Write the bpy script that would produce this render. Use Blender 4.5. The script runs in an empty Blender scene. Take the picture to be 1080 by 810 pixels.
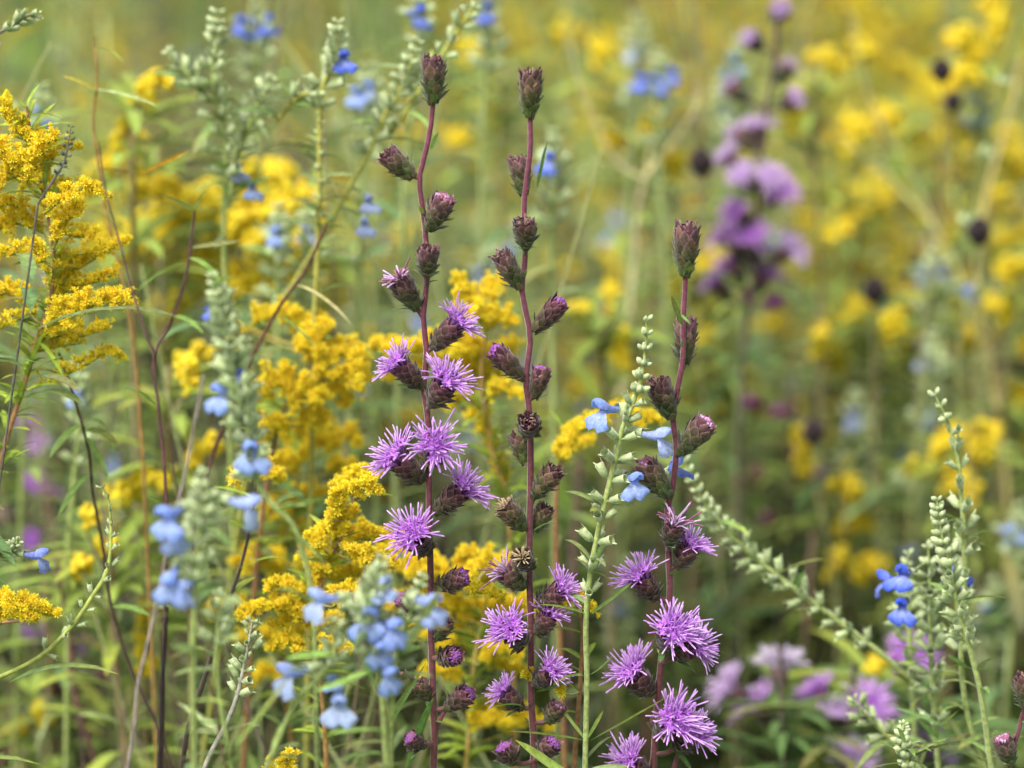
import bpy, math, random
import numpy as np
from mathutils import Vector

rnd = random.Random(11)
nr = np.random.RandomState(5)
sc = bpy.context.scene
COL = sc.collection
PI = math.pi

# ------------------------------------------------------------------ camera
LENS, CH, PITCH = 120.0, 1.10, math.radians(12.0)
KX = 36.0 / LENS
FWD = np.array([0, math.cos(PITCH), -math.sin(PITCH)])
UPV = np.array([0, math.sin(PITCH), math.cos(PITCH)])
RGT = np.array([1.0, 0, 0])
CAM = np.array([0, 0, CH])


def at(px, py, Y):
    """point of the meadow seen at (px, py) of the 1080x810 photograph, standing Y metres away"""
    d = FWD + RGT * ((px - 540) / 1080 * KX) + UPV * ((405 - py) / 1080 * KX)
    return CAM + d * (Y / d[1])


def upx(Y):
    return Y / math.cos(PITCH) * KX / 1080


cam_d = bpy.data.cameras.new('camera')
cam = bpy.data.objects.new('camera', cam_d)
COL.objects.link(cam)
cam.location = CAM
cam.rotation_euler = (PI / 2 - PITCH, 0, 0)
cam_d.lens, cam_d.sensor_width = LENS, 36.0
cam_d.clip_start, cam_d.clip_end = 0.05, 2000
cam_d.dof.use_dof = True
cam_d.dof.focus_distance = 1.305
cam_d.dof.aperture_fstop = 6.4
cam_d.dof.aperture_blades = 0
sc.camera = cam

# ------------------------------------------------------------------ light
w = bpy.data.worlds.new('World')
sc.world = w
w.use_nodes = True
nt = w.node_tree
nt.nodes.clear()
sky = nt.nodes.new('ShaderNodeTexSky')
sky.sky_type = 'NISHITA'
sky.sun_disc = False
SUN_EL, SUN_ROT = math.radians(56), math.radians(215)
sky.sun_elevation, sky.sun_rotation = SUN_EL, SUN_ROT
sky.dust_density = 4.0
hs = nt.nodes.new('ShaderNodeHueSaturation')
hs.inputs['Saturation'].default_value = 0.5
hs.inputs['Value'].default_value = 1.3
bg = nt.nodes.new('ShaderNodeBackground')
bg.inputs['Strength'].default_value = 0.15
out = nt.nodes.new('ShaderNodeOutputWorld')
nt.links.new(sky.outputs[0], hs.inputs['Color'])
nt.links.new(hs.outputs[0], bg.inputs['Color'])
nt.links.new(bg.outputs[0], out.inputs[0])
sl = bpy.data.lights.new('sun', 'SUN')
sun = bpy.data.objects.new('sun', sl)
COL.objects.link(sun)
sl.energy, sl.angle, sl.color = 5.0, math.radians(30), (1.0, 0.98, 0.95)
sd = Vector((math.sin(SUN_ROT) * math.cos(SUN_EL), math.cos(SUN_ROT) * math.cos(SUN_EL), math.sin(SUN_EL)))
sun.rotation_euler = sd.to_track_quat('Z', 'Y').to_euler()
sun.location = (0, 0, 8)
sc.view_settings.view_transform = 'Standard'
sc.view_settings.look = 'None'
sc.view_settings.exposure = 0
sc.cycles.use_denoising = True
sc.cycles.max_bounces = 8
sc.cycles.transparent_max_bounces = 4


# ------------------------------------------------------------------ materials (colour attribute x procedural noise)
def srgb(r, g, b):
    f = lambda x: ((x / 255 + 0.055) / 1.055) ** 2.4 if x > 10 else x / 255 / 12.92
    return np.array([f(r), f(g), f(b)])


def make_mat(name, rough=0.6, trans=0.3, sheen=0.0, spec=0.3, nscale=600.0, namt=0.35, bump=0.0):
    m = bpy.data.materials.new(name)
    m.use_nodes = True
    t = m.node_tree
    t.nodes.clear()
    N = t.nodes.new
    at_ = N('ShaderNodeAttribute')
    at_.attribute_name = 'Col'
    tc = N('ShaderNodeTexCoord')
    nz = N('ShaderNodeTexNoise')
    nz.inputs['Scale'].default_value = nscale
    nz.inputs['Detail'].default_value = 3
    t.links.new(tc.outputs['Object'], nz.inputs['Vector'])
    mr = N('ShaderNodeMapRange')
    mr.inputs['From Min'].default_value = 0.3
    mr.inputs['From Max'].default_value = 0.7
    mr.inputs['To Min'].default_value = 1 - namt
    mr.inputs['To Max'].default_value = 1 + namt
    t.links.new(nz.outputs['Fac'], mr.inputs['Value'])
    mul = N('ShaderNodeVectorMath')
    mul.operation = 'SCALE'
    t.links.new(at_.outputs['Color'], mul.inputs[0])
    t.links.new(mr.outputs['Result'], mul.inputs['Scale'])
    p = N('ShaderNodeBsdfPrincipled')
    t.links.new(mul.outputs[0], p.inputs['Base Color'])
    p.inputs['Roughness'].default_value = rough
    p.inputs['Specular IOR Level'].default_value = spec
    if sheen:
        p.inputs['Sheen Weight'].default_value = sheen
        p.inputs['Sheen Roughness'].default_value = 0.4
    if bump:
        b = N('ShaderNodeBump')
        b.inputs['Strength'].default_value = bump
        b.inputs['Distance'].default_value = 0.0004
        t.links.new(nz.outputs['Fac'], b.inputs['Height'])
        t.links.new(b.outputs[0], p.inputs['Normal'])
    o = N('ShaderNodeOutputMaterial')
    if trans:
        tr = N('ShaderNodeBsdfTranslucent')
        t.links.new(mul.outputs[0], tr.inputs['Color'])
        mx = N('ShaderNodeMixShader')
        mx.inputs[0].default_value = trans
        t.links.new(p.outputs[0], mx.inputs[1])
        t.links.new(tr.outputs[0], mx.inputs[2])
        t.links.new(mx.outputs[0], o.inputs[0])
    else:
        t.links.new(p.outputs[0], o.inputs[0])
    return m


M_LEAF = make_mat('leaf', 0.5, 0.35, 0.1, 0.35, 350, 0.3)
M_STEM = make_mat('stem', 0.55, 0.0, 0.5, 0.35, 500, 0.35, 0.4)
M_BRACT = make_mat('bract', 0.55, 0.12, 0.35, 0.3, 900, 0.4, 0.3)
M_LILAC = make_mat('lilac_floret', 0.5, 0.3, 0.2, 0.3, 700, 0.15)
M_GOLD = make_mat('golden_floret', 0.55, 0.45, 0.0, 0.25, 400, 0.12)
M_BLUE = make_mat('blue_petal', 0.8, 0.45, 0.3, 0.1, 900, 0.22, 0.3)
M_SAGE = make_mat('downy_green', 0.7, 0.2, 0.7, 0.2, 700, 0.25)
M_DRY = make_mat('dry_stalk', 0.75, 0.0, 0.3, 0.2, 300, 0.4, 0.4)
M_GRASS = make_mat('meadow_green', 0.55, 0.35, 0.0, 0.3, 12, 0.45)
M_SEED = make_mat('dark_seed', 0.8, 0.0, 0.2, 0.2, 900, 0.5, 0.6)


# ------------------------------------------------------------------ mesh builder
def unit(v):
    v = np.asarray(v, float)
    return v / (np.linalg.norm(v) + 1e-12)


def basis(d, hint=None):
    """3x3 whose columns are x, y, z with z along d"""
    z = unit(d)
    h = np.array([0, 0, 1.0]) if hint is None else np.asarray(hint, float)
    if abs(np.dot(z, unit(h))) > 0.97:
        h = np.array([1.0, 0.1, 0])
    x = unit(np.cross(h, z))
    return np.stack([x, np.cross(z, x), z], 1)


def spin(a):
    c, s = math.cos(a), math.sin(a)
    return np.array([[c, -s, 0], [s, c, 0], [0, 0, 1.0]])


class MB:
    def __init__(self):
        self.v, self.q, self.t, self.c, self.n = [], [], [], [], 0

    def add(self, v, q=None, c=(1, 1, 1), t=None):
        v = np.asarray(v, float).reshape(-1, 3)
        if q is not None and len(q):
            self.q.append(np.asarray(q, int) + self.n)
        if t is not None and len(t):
            self.t.append(np.asarray(t, int) + self.n)
        c = np.asarray(c, float)
        if c.ndim == 1:
            c = np.tile(c, (len(v), 1))
        self.v.append(v)
        self.c.append(c)
        self.n += len(v)

    def tpl(self, T, R, loc, s=1.0, cm=1.0):
        v, q, c = T
        self.add((v * s) @ R.T + loc, q, np.clip(c * cm, 0, 1))

    def arrays(self):
        return (np.concatenate(self.v), np.concatenate(self.q), np.concatenate(self.c))

    def tube(self, P, r, sides=6, c=(1, 1, 1)):
        P = np.asarray(P, float)
        K = len(P)
        r = np.broadcast_to(np.asarray(r, float), (K,))
        T = np.gradient(P, axis=0)
        T /= np.linalg.norm(T, axis=1)[:, None] + 1e-12
        B = basis(T[0])
        x = B[:, 0]
        ang = np.arange(sides) * 2 * PI / sides
        V = np.empty((K, sides, 3))
        for i in range(K):
            x = unit(x - T[i] * np.dot(x, T[i]))
            y = np.cross(T[i], x)
            V[i] = P[i] + r[i] * (np.cos(ang)[:, None] * x + np.sin(ang)[:, None] * y)
        i, j = np.meshgrid(np.arange(K - 1), np.arange(sides), indexing='ij')
        a = i * sides + j
        b = i * sides + (j + 1) % sides
        q = np.stack([a, b, b + sides, a + sides], -1).reshape(-1, 4)
        c = np.asarray(c, float)
        if c.ndim == 2:
            c = np.repeat(c, sides, 0)
        self.add(V.reshape(-1, 3), q, c)

    def grid(self, G, c):
        """G: (n, m, 3) sheet"""
        n, m = G.shape[:2]
        i, j = np.meshgrid(np.arange(n - 1), np.arange(m - 1), indexing='ij')
        a = i * m + j
        q = np.stack([a, a + 1, a + m + 1, a + m], -1).reshape(-1, 4)
        c = np.asarray(c, float)
        if c.ndim == 3:
            c = c.reshape(-1, 3)
        self.add(G.reshape(-1, 3), q, c)

    def leaf(self, base, d, L, W, droop=0.2, c=(0.1, 0.2, 0.05), segs=6, fold=0.25, twist=0.0, c2=None, power=0.75):
        d = unit(d)
        side = np.cross(d, [0, 0, 1.0])
        if np.linalg.norm(side) < 0.15:
            side = np.array([1.0, 0, 0])
        side = unit(side)
        nrm = np.cross(side, d)
        side = side * math.cos(twist) + nrm * math.sin(twist)
        nrm = np.cross(side, d)
        s = np.linspace(0, 1, segs + 1)
        mid = np.asarray(base) + np.outer(s * L, d) + np.outer(droop * L * s ** 2, [0, 0, -1.0])
        wd = W / 2 * np.clip(4 * s ** 0.85 * (1 - s ** 1.1), 0.0, 1) ** power
        wd = np.maximum(wd, W * 0.03)
        l = mid - side * wd[:, None] + nrm * (wd * fold)[:, None]
        r = mid + side * wd[:, None] + nrm * (wd * fold)[:, None]
        G = np.stack([l, mid, r], 1)
        c = np.asarray(c, float)
        if c2 is None:
            c2 = c * .45 + srgb(150, 110, 56) * .5 if rnd.random() < .16 else (c * .6 + srgb(190, 186, 70) * .4 if rnd.random() < .2 else c)
        c2 = np.asarray(c2, float)
        cc = c[None] * (1 - s)[:, None] + c2[None] * s[:, None]
        self.grid(G, np.stack([cc, cc * 1.35, cc], 1))

    def build(self, name, mat, parent=None, kind=None):
        v = np.concatenate(self.v)
        off = np.zeros(3) if parent is None else np.array(root_of(parent).location)
        me = bpy.data.meshes.new(name)
        nv = len(v)
        q = np.concatenate(self.q) if self.q else np.zeros((0, 4), int)
        t = np.concatenate(self.t) if self.t else np.zeros((0, 3), int)
        me.vertices.add(nv)
        me.vertices.foreach_set('co', (v - off).astype(np.float32).ravel())
        li = np.concatenate([q.ravel(), t.ravel()])
        me.loops.add(len(li))
        me.loops.foreach_set('vertex_index', li.astype(np.int32))
        me.polygons.add(len(q) + len(t))
        st = np.concatenate([np.arange(len(q)) * 4, len(q) * 4 + np.arange(len(t)) * 3])
        me.polygons.foreach_set('loop_start', st.astype(np.int32))
        me.polygons.foreach_set('use_smooth', np.ones(len(st), bool))
        me.update(calc_edges=True)
        me.validate()
        a = me.color_attributes.new('Col', 'FLOAT_COLOR', 'POINT')
        cc = np.concatenate(self.c)
        a.data.foreach_set('color', np.concatenate([cc, np.ones((nv, 1))], 1).astype(np.float32).ravel())
        me.materials.append(mat)
        o = bpy.data.objects.new(name, me)
        COL.objects.link(o)
        if parent is not None:
            o.parent = parent
        if kind:
            o['kind'] = kind
        return o


def root_of(o):
    while o.parent is not None:
        o = o.parent
    return o


def thing(name, label, cat, loc, group=None):
    o = bpy.data.objects.new(name, None)
    COL.objects.link(o)
    o.empty_display_size = 0.05
    o.location = [float(x) for x in loc]
    o['label'] = label
    o['category'] = cat
    if group:
        o['group'] = group
    return o


def spline(P, n):
    """Catmull-Rom through P, n samples"""
    P = np.asarray(P, float)
    if len(P) == 2:
        return P[0] + np.linspace(0, 1, n)[:, None] * (P[1] - P[0])
    Q = np.concatenate([[2 * P[0] - P[1]], P, [2 * P[-1] - P[-2]]])
    u = np.linspace(0, len(P) - 1 - 1e-6, n)
    k = u.astype(int)
    f = (u - k)[:, None]
    p0, p1, p2, p3 = Q[k], Q[k + 1], Q[k + 2], Q[k + 3]
    return 0.5 * (2 * p1 + (p2 - p0) * f + (2 * p0 - 5 * p1 + 4 * p2 - p3) * f ** 2 + (3 * p1 - p0 - 3 * p2 + p3) * f ** 3)


def path(pix, Y, n=None):
    """pix: list of (px, py[, dY])"""
    P = [at(p[0], p[1], Y + (p[2] if len(p) > 2 else 0)) for p in pix]
    return spline(P, n or max(6, 5 * len(P)))


def to_ground(P, drift=0.02, n=6):
    """continue a stem whose lowest point is P[-1] down to the soil"""
    b = P[-1]
    d = unit(P[-1] - P[-2])
    if d[2] > -0.5:
        d = unit(d + np.array([0, 0, -1.2]))
    foot = np.array([b[0] + d[0] * 0.18 + rnd.uniform(-drift, drift), b[1] + rnd.uniform(-drift, drift), -0.01])
    mid = b * 0.5 + foot * 0.5 + np.array([d[0] * 0.05, 0, 0])
    return np.concatenate([P, spline([b, mid, foot], n + 1)[1:]])


def near(P, p):
    i = int(np.argmin(np.linalg.norm(P - p, axis=1)))
    return P[i]


def jit(s):
    return np.array([rnd.gauss(0, s), rnd.gauss(0, s), rnd.gauss(0, s)])


# ------------------------------------------------------------------ blazing star
GREEN_B = srgb(96, 120, 54)
DARK_B = srgb(92, 44, 62)
BROWN_B = srgb(104, 70, 56)
PINK_B = srgb(176, 112, 140)
LILAC = srgb(214, 150, 236)
LILAC_L = srgb(240, 206, 248)
VIOLET = srgb(180, 104, 204)
STRAW = srgb(214, 190, 150)


def head_profile(t, W):
    return W / 2 * (0.30 + 0.70 * np.sin(np.clip(t * 1.25 + 0.12, 0, 1.6)) ** 0.9) * (1 - 0.22 * np.clip(t - 0.62, 0, 1) / 0.38)


def bract_head(base, ax, L, W, tone, R):
    """overlapping scales round an urn; returns builder and centre of the mouth"""
    mb = MB()
    B = basis(ax) @ spin(R.uniform(0, 6.28))
    low, high = tone
    ts = np.linspace(0, 0.97, 8)
    core = np.stack([0 * ts, 0 * ts, ts * L], 1) @ B.T + base
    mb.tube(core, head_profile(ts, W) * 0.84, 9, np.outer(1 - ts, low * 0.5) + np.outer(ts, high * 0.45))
    n = 40
    for i in range(n):
        t = (i + 0.5) / n
        t = t ** 0.9 * 0.80 - 0.05
        a = i * 2.39996 + R.uniform(-0.12, 0.12)
        bl = L * R.uniform(0.27, 0.35) * (0.85 + 0.35 * t)
        bw = W * R.uniform(0.36, 0.46) * (0.75 + 0.3 * t)
        S, Wd = 5, 5
        G = np.empty((S, Wd, 3))
        C = np.empty((S, Wd, 3))
        splay = R.uniform(0.03, 0.12) + (0.26 * (1 - t) * R.random() if R.random() < 0.8 else 0.02)
        tq = min(1, t * 1.25) ** 1.2
        base_c = low * (1 - tq) + high * tq
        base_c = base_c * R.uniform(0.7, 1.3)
        if R.random() < .14:
            base_c = base_c * .5 + srgb(150, 118, 92) * .5
            bl *= R.uniform(.8, 1.1)
        for k in range(S):
            s = k / (S - 1)
            tt = t + s * bl / L
            rr = float(head_profile(np.array(min(max(tt, 0), 1.0)), W)) * 0.90 + W * (0.02 + splay * s ** 2.2)
            wd = bw * (0.55 + 0.55 * math.sin(PI * min(1, s * 0.75 + 0.12))) * (1 if s < 0.99 else 0.42)
            for m in range(Wd):
                f = (m / (Wd - 1) - 0.5)
                aa = a + f * wd / max(rr, W * 0.2)
                r2 = rr * (1 - 0.10 * abs(f) * 2 * s) 
                zz = tt * L - (abs(f) * 2) ** 2 * bl * 0.12 * (s > 0.7)
                G[k, m] = (r2 * math.cos(aa), r2 * math.sin(aa), zz)
                edge = max(abs(f) * 2, s)
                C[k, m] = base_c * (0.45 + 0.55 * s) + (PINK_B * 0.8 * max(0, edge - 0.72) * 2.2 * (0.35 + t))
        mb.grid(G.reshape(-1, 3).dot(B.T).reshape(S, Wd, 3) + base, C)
    return mb, B


def strand(mb, p, d, out, L, r, c0, c1, curl, n=6, sides=5, club=1.25):
    s = np.linspace(0, 1, n)
    s[-2] = .93
    P = p + np.outer(s * L, d) + np.outer(curl * L * s ** 2, out)
    rr = r * (1.0 + (club - 1) * s)
    rr[-1] = r * 0.3
    mb.tube(P, rr, sides, np.outer(1 - s, c0) + np.outer(s, c1))


def floret_tuft(base, ax, L, W, kind, R, rad, B, droop=0.0):
    mb = MB()
    mouth = base + ax * L * 0.9
    down = np.array([0, 0, -1.0])
    if kind == 'open':
        n = 42
        for i in range(n):
            f = (i + 0.5) / n
            th = math.acos(1 - f * (1 - math.cos(1.30))) * R.uniform(0.85, 1.12)
            a = i * 2.39996 + R.uniform(-0.3, 0.3)
            loc_d = np.array([math.sin(th) * math.cos(a), math.sin(th) * math.sin(a), math.cos(th)])
            d = B @ loc_d
            out = B @ np.array([math.cos(a), math.sin(a), 0])
            d0 = unit(d * 0.6 + ax * 0.6)
            p = mouth + out * W * 0.30 * math.sqrt(f)
            tl = rad * R.uniform(0.36, 0.48)
            e = p + d0 * tl
            cv = VIOLET * (1 - f * 0.3) + LILAC * f * 0.35
            cv = cv * R.uniform(0.8, 1.15)
            mb.tube([p, p + d0 * tl * 0.5, e], [rad * 0.030, rad * 0.034, rad * 0.050], 5, np.stack([cv * 0.55 + srgb(120, 30, 60) * 0.3, cv * 0.8, cv]))
            BB = basis(d0) @ spin(R.uniform(0, 6))
            for k in range(5):
                lk = BB @ np.array([math.cos(k * 1.2566), math.sin(k * 1.2566), 0.55])
                tip = e + lk * rad * R.uniform(0.13, 0.19)
                sd_ = np.cross(lk, d0) * rad * 0.034
                pm = (e + tip) / 2
                mb.add([e - sd_ * 0.7, e + sd_ * 0.7, pm + sd_, pm - sd_, tip + sd_ * .25, tip - sd_ * .25], [[0, 1, 2, 3], [3, 2, 4, 5]], cv * 1.15)
            for k in range(2):
                sgn = 1 if k else -1
                tang = np.cross(ax, out)
                dd = unit(d + tang * sgn * R.uniform(0.10, 0.42) + jit(0.13))
                ln = rad * R.uniform(0.50, 0.80)
                curl = R.uniform(-0.25, 0.75) * R.random()
                cl = LILAC * R.uniform(0.8, 1.1)
                wl = R.uniform(0.1, 0.95)
                strand(mb, e - d0 * tl * 0.3, dd, unit(out * 0.5 + down * droop + jit(0.75)), ln, rad * 0.022, cl * 0.85, np.clip(cl * (1 - wl) + LILAC_L * wl, 0, 0.92), curl)
    elif kind == 'fading':            # short drooping leftovers
        for i in range(34):
            f = (i + 0.5) / 34
            a = i * 2.39996
            out = B @ np.array([math.cos(a), math.sin(a), 0])
            p = mouth + out * W * 0.30 * math.sqrt(f) + ax * L * 0.05
            d = unit(ax + out * (0.15 + 0.7 * f) + jit(0.25))
            cl = (LILAC_L if R.random() < 0.5 else PINK_B * 1.15) * R.uniform(0.75, 1.0)
            strand(mb, p, d, unit(out + down * 0.9 + jit(.3)), rad * R.uniform(0.35, 0.95), W * 0.028, cl * 0.7, cl, R.uniform(0.1, 0.8), 5, 4)
    elif kind in ('spent', 'cup'):
        n = 46
        for i in range(n):
            f = (i + 0.5) / n
            a = i * 2.39996
            out = B @ np.array([math.cos(a), math.sin(a), 0])
            p = mouth + out * W * 0.34 * math.sqrt(f) - ax * L * 0.06
            d = unit(ax + out * R.uniform(-0.1, 0.5) + jit(0.3))
            cl = (DARK_B * 1.1 if R.random() < 0.55 else srgb(168, 140, 122) * 0.8) * R.uniform(0.6, 1.25)
            strand(mb, p, d, unit(jit(1)), L * R.uniform(0.10, 0.22) * (1.25 - 0.55 * f), W * 0.035, cl * 0.6, cl, R.uniform(0, 0.5), 4, 4, 1.1)
    elif kind == 'straw':
        for i in range(30):
            f = (i + 0.5) / 30
            a = i * 2.39996
            out = B @ np.array([math.cos(a), math.sin(a), 0])
            p = mouth + out * W * 0.22 * math.sqrt(f)
            d = unit(ax * (1.0 - 0.5 * f) + out * (0.1 + 0.9 * f) + jit(0.15))
            cl = STRAW * R.uniform(0.75, 1.1)
            strand(mb, p, d, out, rad * R.uniform(0.5, 0.9), W * 0.026, cl * 0.7, cl, 0.1, 4, 4)
    else:                              # bud: tight dome of purple tips
        for i in range(40):
            f = (i + 0.5) / 40
            a = i * 2.39996
            out = B @ np.array([math.cos(a), math.sin(a), 0])
            p = mouth + out * W * 0.33 * math.sqrt(f) - ax * L * 0.05
            d = unit(ax + out * 0.35 * f - out * 0.2 + jit(0.12))
            cl = (VIOLET if R.random() < 0.6 else PINK_B) * R.uniform(0.6, 1.1)
            if kind == 'pinkbud':
                cl = (PINK_B * 1.25 if R.random() < 0.7 else LILAC_L) * R.uniform(0.7, 1.0)
            strand(mb, p, d, -out, L * 0.20 * (1.15 - 0.5 * f), W * 0.045, cl * 0.5, cl, 0.15, 4, 5, 1.2)
    return mb


NAMES = {'open': 'flower_head', 'fading': 'flower_head', 'bud': 'flower_bud', 'pinkbud': 'flower_bud', 'spent': 'seed_head', 'cup': 'seed_head', 'straw': 'seed_head'}


def blazing_star(label, stem_pix, Y, heads, group=None, stem_r=3.4, leaves=(), side_stems=()):
    """heads: (base px, tip px of the scaly cup, width px, toward viewer, kind, floret radius px[, back])"""
    P = path(stem_pix, Y, 40)
    u = upx(Y)
    full = to_ground(P)
    root = thing('blazing_star', label, 'wildflower', (full[-1][0], full[-1][1], 0), group)
    mb = MB()
    k = len(full)
    s = np.linspace(0, 1, k)
    cs = np.outer(1 - s, srgb(112, 54, 72)) + np.outer(s, srgb(96, 56, 54))
    full = full + np.array([[math.sin(i * 0.9) * u * 0.35, 0, 0] for i in range(k)])
    mb.tube(full, u * stem_r * (0.78 + 0.45 * s), 9, cs)
    # fine down on the stem
    for i in range(260):
        f = rnd.random() * 38
        i0 = int(f)
        p = P[i0] * (1 - f + i0) + P[i0 + 1] * (f - i0)
        a = rnd.uniform(0, 6.28)
        d = unit(np.array([math.cos(a), math.sin(a), rnd.uniform(-.2, .5)]))
        mb.tube([p + d * u * stem_r * 0.7, p + d * u * (stem_r + rnd.uniform(.6, 1.8))], [u * .16, u * .05], 3, srgb(196, 170, 176))
    for sp in side_stems:
        mb.tube(path(sp, Y, 10), u * np.linspace(2.2, 2.8, 10), 7, srgb(112, 56, 70))
    R = random.Random(int(stem_pix[0][0] * 7 + len(heads)))
    ped = []
    for h in heads:
        (bx, by), (tx, ty), wpx, tow, kind = h[0], h[1], h[2], h[3], h[4]
        rpx = h[5] if len(h) > 5 else wpx * 0.7
        dy = h[6] if len(h) > 6 else (-0.004 if tow > 0.15 else (0.004 if tow < 0 else 0))
        b3, t3 = at(bx, by, Y + dy), at(tx, ty, Y + dy)
        v2 = t3 - b3
        ln2 = np.linalg.norm(v2)
        ax = unit(v2 / max(ln2, 1e-6) * math.sqrt(max(0.02, 1 - tow * tow)) + np.array([0, -1.0, 0.0]) * tow)
        W = wpx * u
        Lh = max(ln2 * (1.0 if tow < 0.5 else 1.0), W * 1.0)
        if tow >= 0.5:
            Lh = W * 1.15
        st = near(P, b3)
        # short stalk bending from the stem into the head
        mid = (st + b3) / 2 + np.array([0, 0, -0.15]) * np.linalg.norm(st - b3)
        ctl = [st + np.array([0, 0, -u * 3]), mid, b3 + ax * Lh * 0.1]
        mb.tube(spline(ctl, 7), u * np.linspace(2.6, 3.0, 7), 6, srgb(104, 66, 62))
        wb = R.uniform(0, .55)
        tone = (GREEN_B * R.uniform(.75, 1.15), (DARK_B * (1 - wb) + (BROWN_B if R.random() < .5 else PINK_B * .55) * wb) * R.uniform(.8, 1.25))
        if kind in ('cup', 'straw'):
            tone = (GREEN_B * 0.8, BROWN_B * R.uniform(.7, 1.0))
        if kind in ('open', 'bud'):
            tone = (GREEN_B * .45 + DARK_B * .45, DARK_B * R.uniform(.85, 1.1))
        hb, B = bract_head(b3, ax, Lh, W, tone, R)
        # one narrow leaf under each head
        ldir = unit(ax + np.array([0, -0.25, -0.55]) + jit(.2))
        hb.leaf(b3 - ax * u * 2, ldir, W * R.uniform(.75, 1.25), W * .24, R.uniform(-.25, .3), srgb(84, 112, 58) * .9, 5, .3, R.uniform(-.5, .5))
        ho = hb.build(NAMES[kind], M_BRACT, root)
        fb = floret_tuft(b3, ax, Lh, W, kind, R, rpx * u * (.86 if kind == 'open' else 1), B, 0.35)
        fb.build('floret_tuft' if kind not in ('spent', 'cup', 'straw') else 'seed_tuft', M_LILAC, ho)
    mb.build('stem', M_STEM, root)
    lb = MB()
    for (bx, by, tx, ty, wpx, droop) in leaves:
        b3, t3 = at(bx, by, Y - .004), at(tx, ty, Y - .012)
        lb.leaf(b3, t3 - b3 + np.array([0, 0, droop]) * np.linalg.norm(t3 - b3), np.linalg.norm(t3 - b3), wpx * u, droop, srgb(104, 140, 70), 7, .3, rnd.uniform(-.6, .6))
    for i in range(9):
        p = P[R.randrange(3, 38)]
        a = R.uniform(0, 6.28)
        lb.leaf(p + np.array([0, 0, 0]), (math.cos(a), math.sin(a), R.uniform(.3, 1.4)), u * R.uniform(10, 22), u * R.uniform(3, 5), R.uniform(-.1, .4), srgb(104, 132, 70), 5, .3, R.uniform(-.5, .5))
    for i in range(26):   # narrow leaves below the picture
        f = rnd.uniform(40, k - 2)
        i0 = int(f)
        p = full[i0]
        a = rnd.uniform(0, 6.28)
        lb.leaf(p, (math.cos(a), math.sin(a), 0.8), rnd.uniform(.05, .12), .005, .5, srgb(92, 128, 62), 6)
    lb.build('foliage', M_LEAF, root)
    return root


S, O, BD, PB, FD, CU, ST = 'spent', 'open', 'bud', 'pinkbud', 'fading', 'cup', 'straw'
blazing_star('tall purple blazing star with a curved stem and seven open lilac flower heads',
    [(457, 100), (454, 134), (448, 165), (442.5, 191), (446, 224), (449, 250), (450, 300), (446, 335), (450, 374), (447, 408), (451, 440), (452.5, 495), (453, 540), (454, 598), (454, 660), (456, 699), (457, 739), (458, 775), (457, 815)], 1.27,
    [((457, 109), (457, 60), 29, .05, S), ((436, 187), (406, 160), 28, .1, S), ((452, 243), (470, 206), 30, .15, PB), ((451, 291), (451, 257), 27, .3, S),
     ((440, 325), (419, 292), 29, .15, FD, 20), ((456, 368), (482, 340), 28, .1, O, 31), ((446, 408), (421, 384), 27, .1, O, 31),
     ((455, 428), (469, 405), 32, .25, O, 34), ((456, 482), (460, 462), 28, .85, O, 36), ((446, 508), (419, 482), 31, .15, O, 37),
     ((459, 540), (488, 515), 29, .1, O, 36), ((450, 578), (439, 562), 30, .72, O, 37), ((460, 620), (492, 606), 26, .1, BD),
     ((447, 645), (421, 629), 24, .1, BD), ((462, 675), (470, 652), 24, .0, CU), ((464, 694), (478, 688), 24, .7, BD), ((470, 748), (496, 728), 27, .1, BD),
     ((438, 728), (421, 712), 22, .1, CU), ((452, 738), (440, 718), 22, .1, CU), ((446, 788), (434, 776), 22, .4, BD)],
    leaves=[(428, 815, 460, 727, 10, .1), (408, 772, 446, 704, 11, -.1), (455, 158, 462, 140, 6, 0)],
    side_stems=[[(469, 750), (461, 768), (458, 790)]])
blazing_star('straight purple blazing star standing in the middle, mostly brown spent heads and pale straw tufts',
    [(559, 118), (559, 160), (555, 196), (552.5, 225), (554, 272), (551, 308), (559, 355), (555, 397), (558, 430), (559.5, 475), (559.5, 531), (558, 603), (560, 665), (560.5, 739), (562.5, 775), (563, 815)], 1.272,
    [((558, 124), (560, 74), 28, .05, S), ((553, 206), (546, 166), 25, -.1, S), ((555, 262), (553, 229), 27, .3, CU), ((549, 304), (527, 266), 25, .1, S),
     ((563, 349), (593, 317), 25, .1, BD), ((552, 399), (520, 367), 26, .1, BD), ((563, 420), (572, 388), 24, .0, BD), ((558, 456), (558, 442), 27, .8, CU),
     ((555, 490), (544, 456), 23, -.1, S), ((563, 524), (587, 492), 27, .1, CU), ((554, 558), (530, 531), 27, .1, ST, 12), ((564, 560), (577, 534), 23, -.1, CU),
     ((556, 598), (551, 584), 25, .75, ST, 10), ((554, 620), (531, 602), 27, .1, FD, 26), ((567, 640), (592, 622), 28, .1, O, 29),
     ((554, 676), (541, 662), 30, .68, O, 34), ((567, 670), (576, 654), 26, .0, O, 25), ((565, 722), (582, 704), 26, .35, O, 26), ((551, 748), (531, 728), 25, .1, O, 22),
     ((577, 762), (590, 742), 24, .1, PB), ((568, 797), (582, 783), 26, .3, BD), ((542, 806), (532, 788), 26, .2, BD)],
    leaves=[(566, 200, 577, 150, 4, 0), (563, 560, 590, 548, 8, .2), (560, 660, 530, 664, 7, .2), (552, 745, 512, 748, 8, .3), (565, 730, 600, 716, 7, -.2)])
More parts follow.
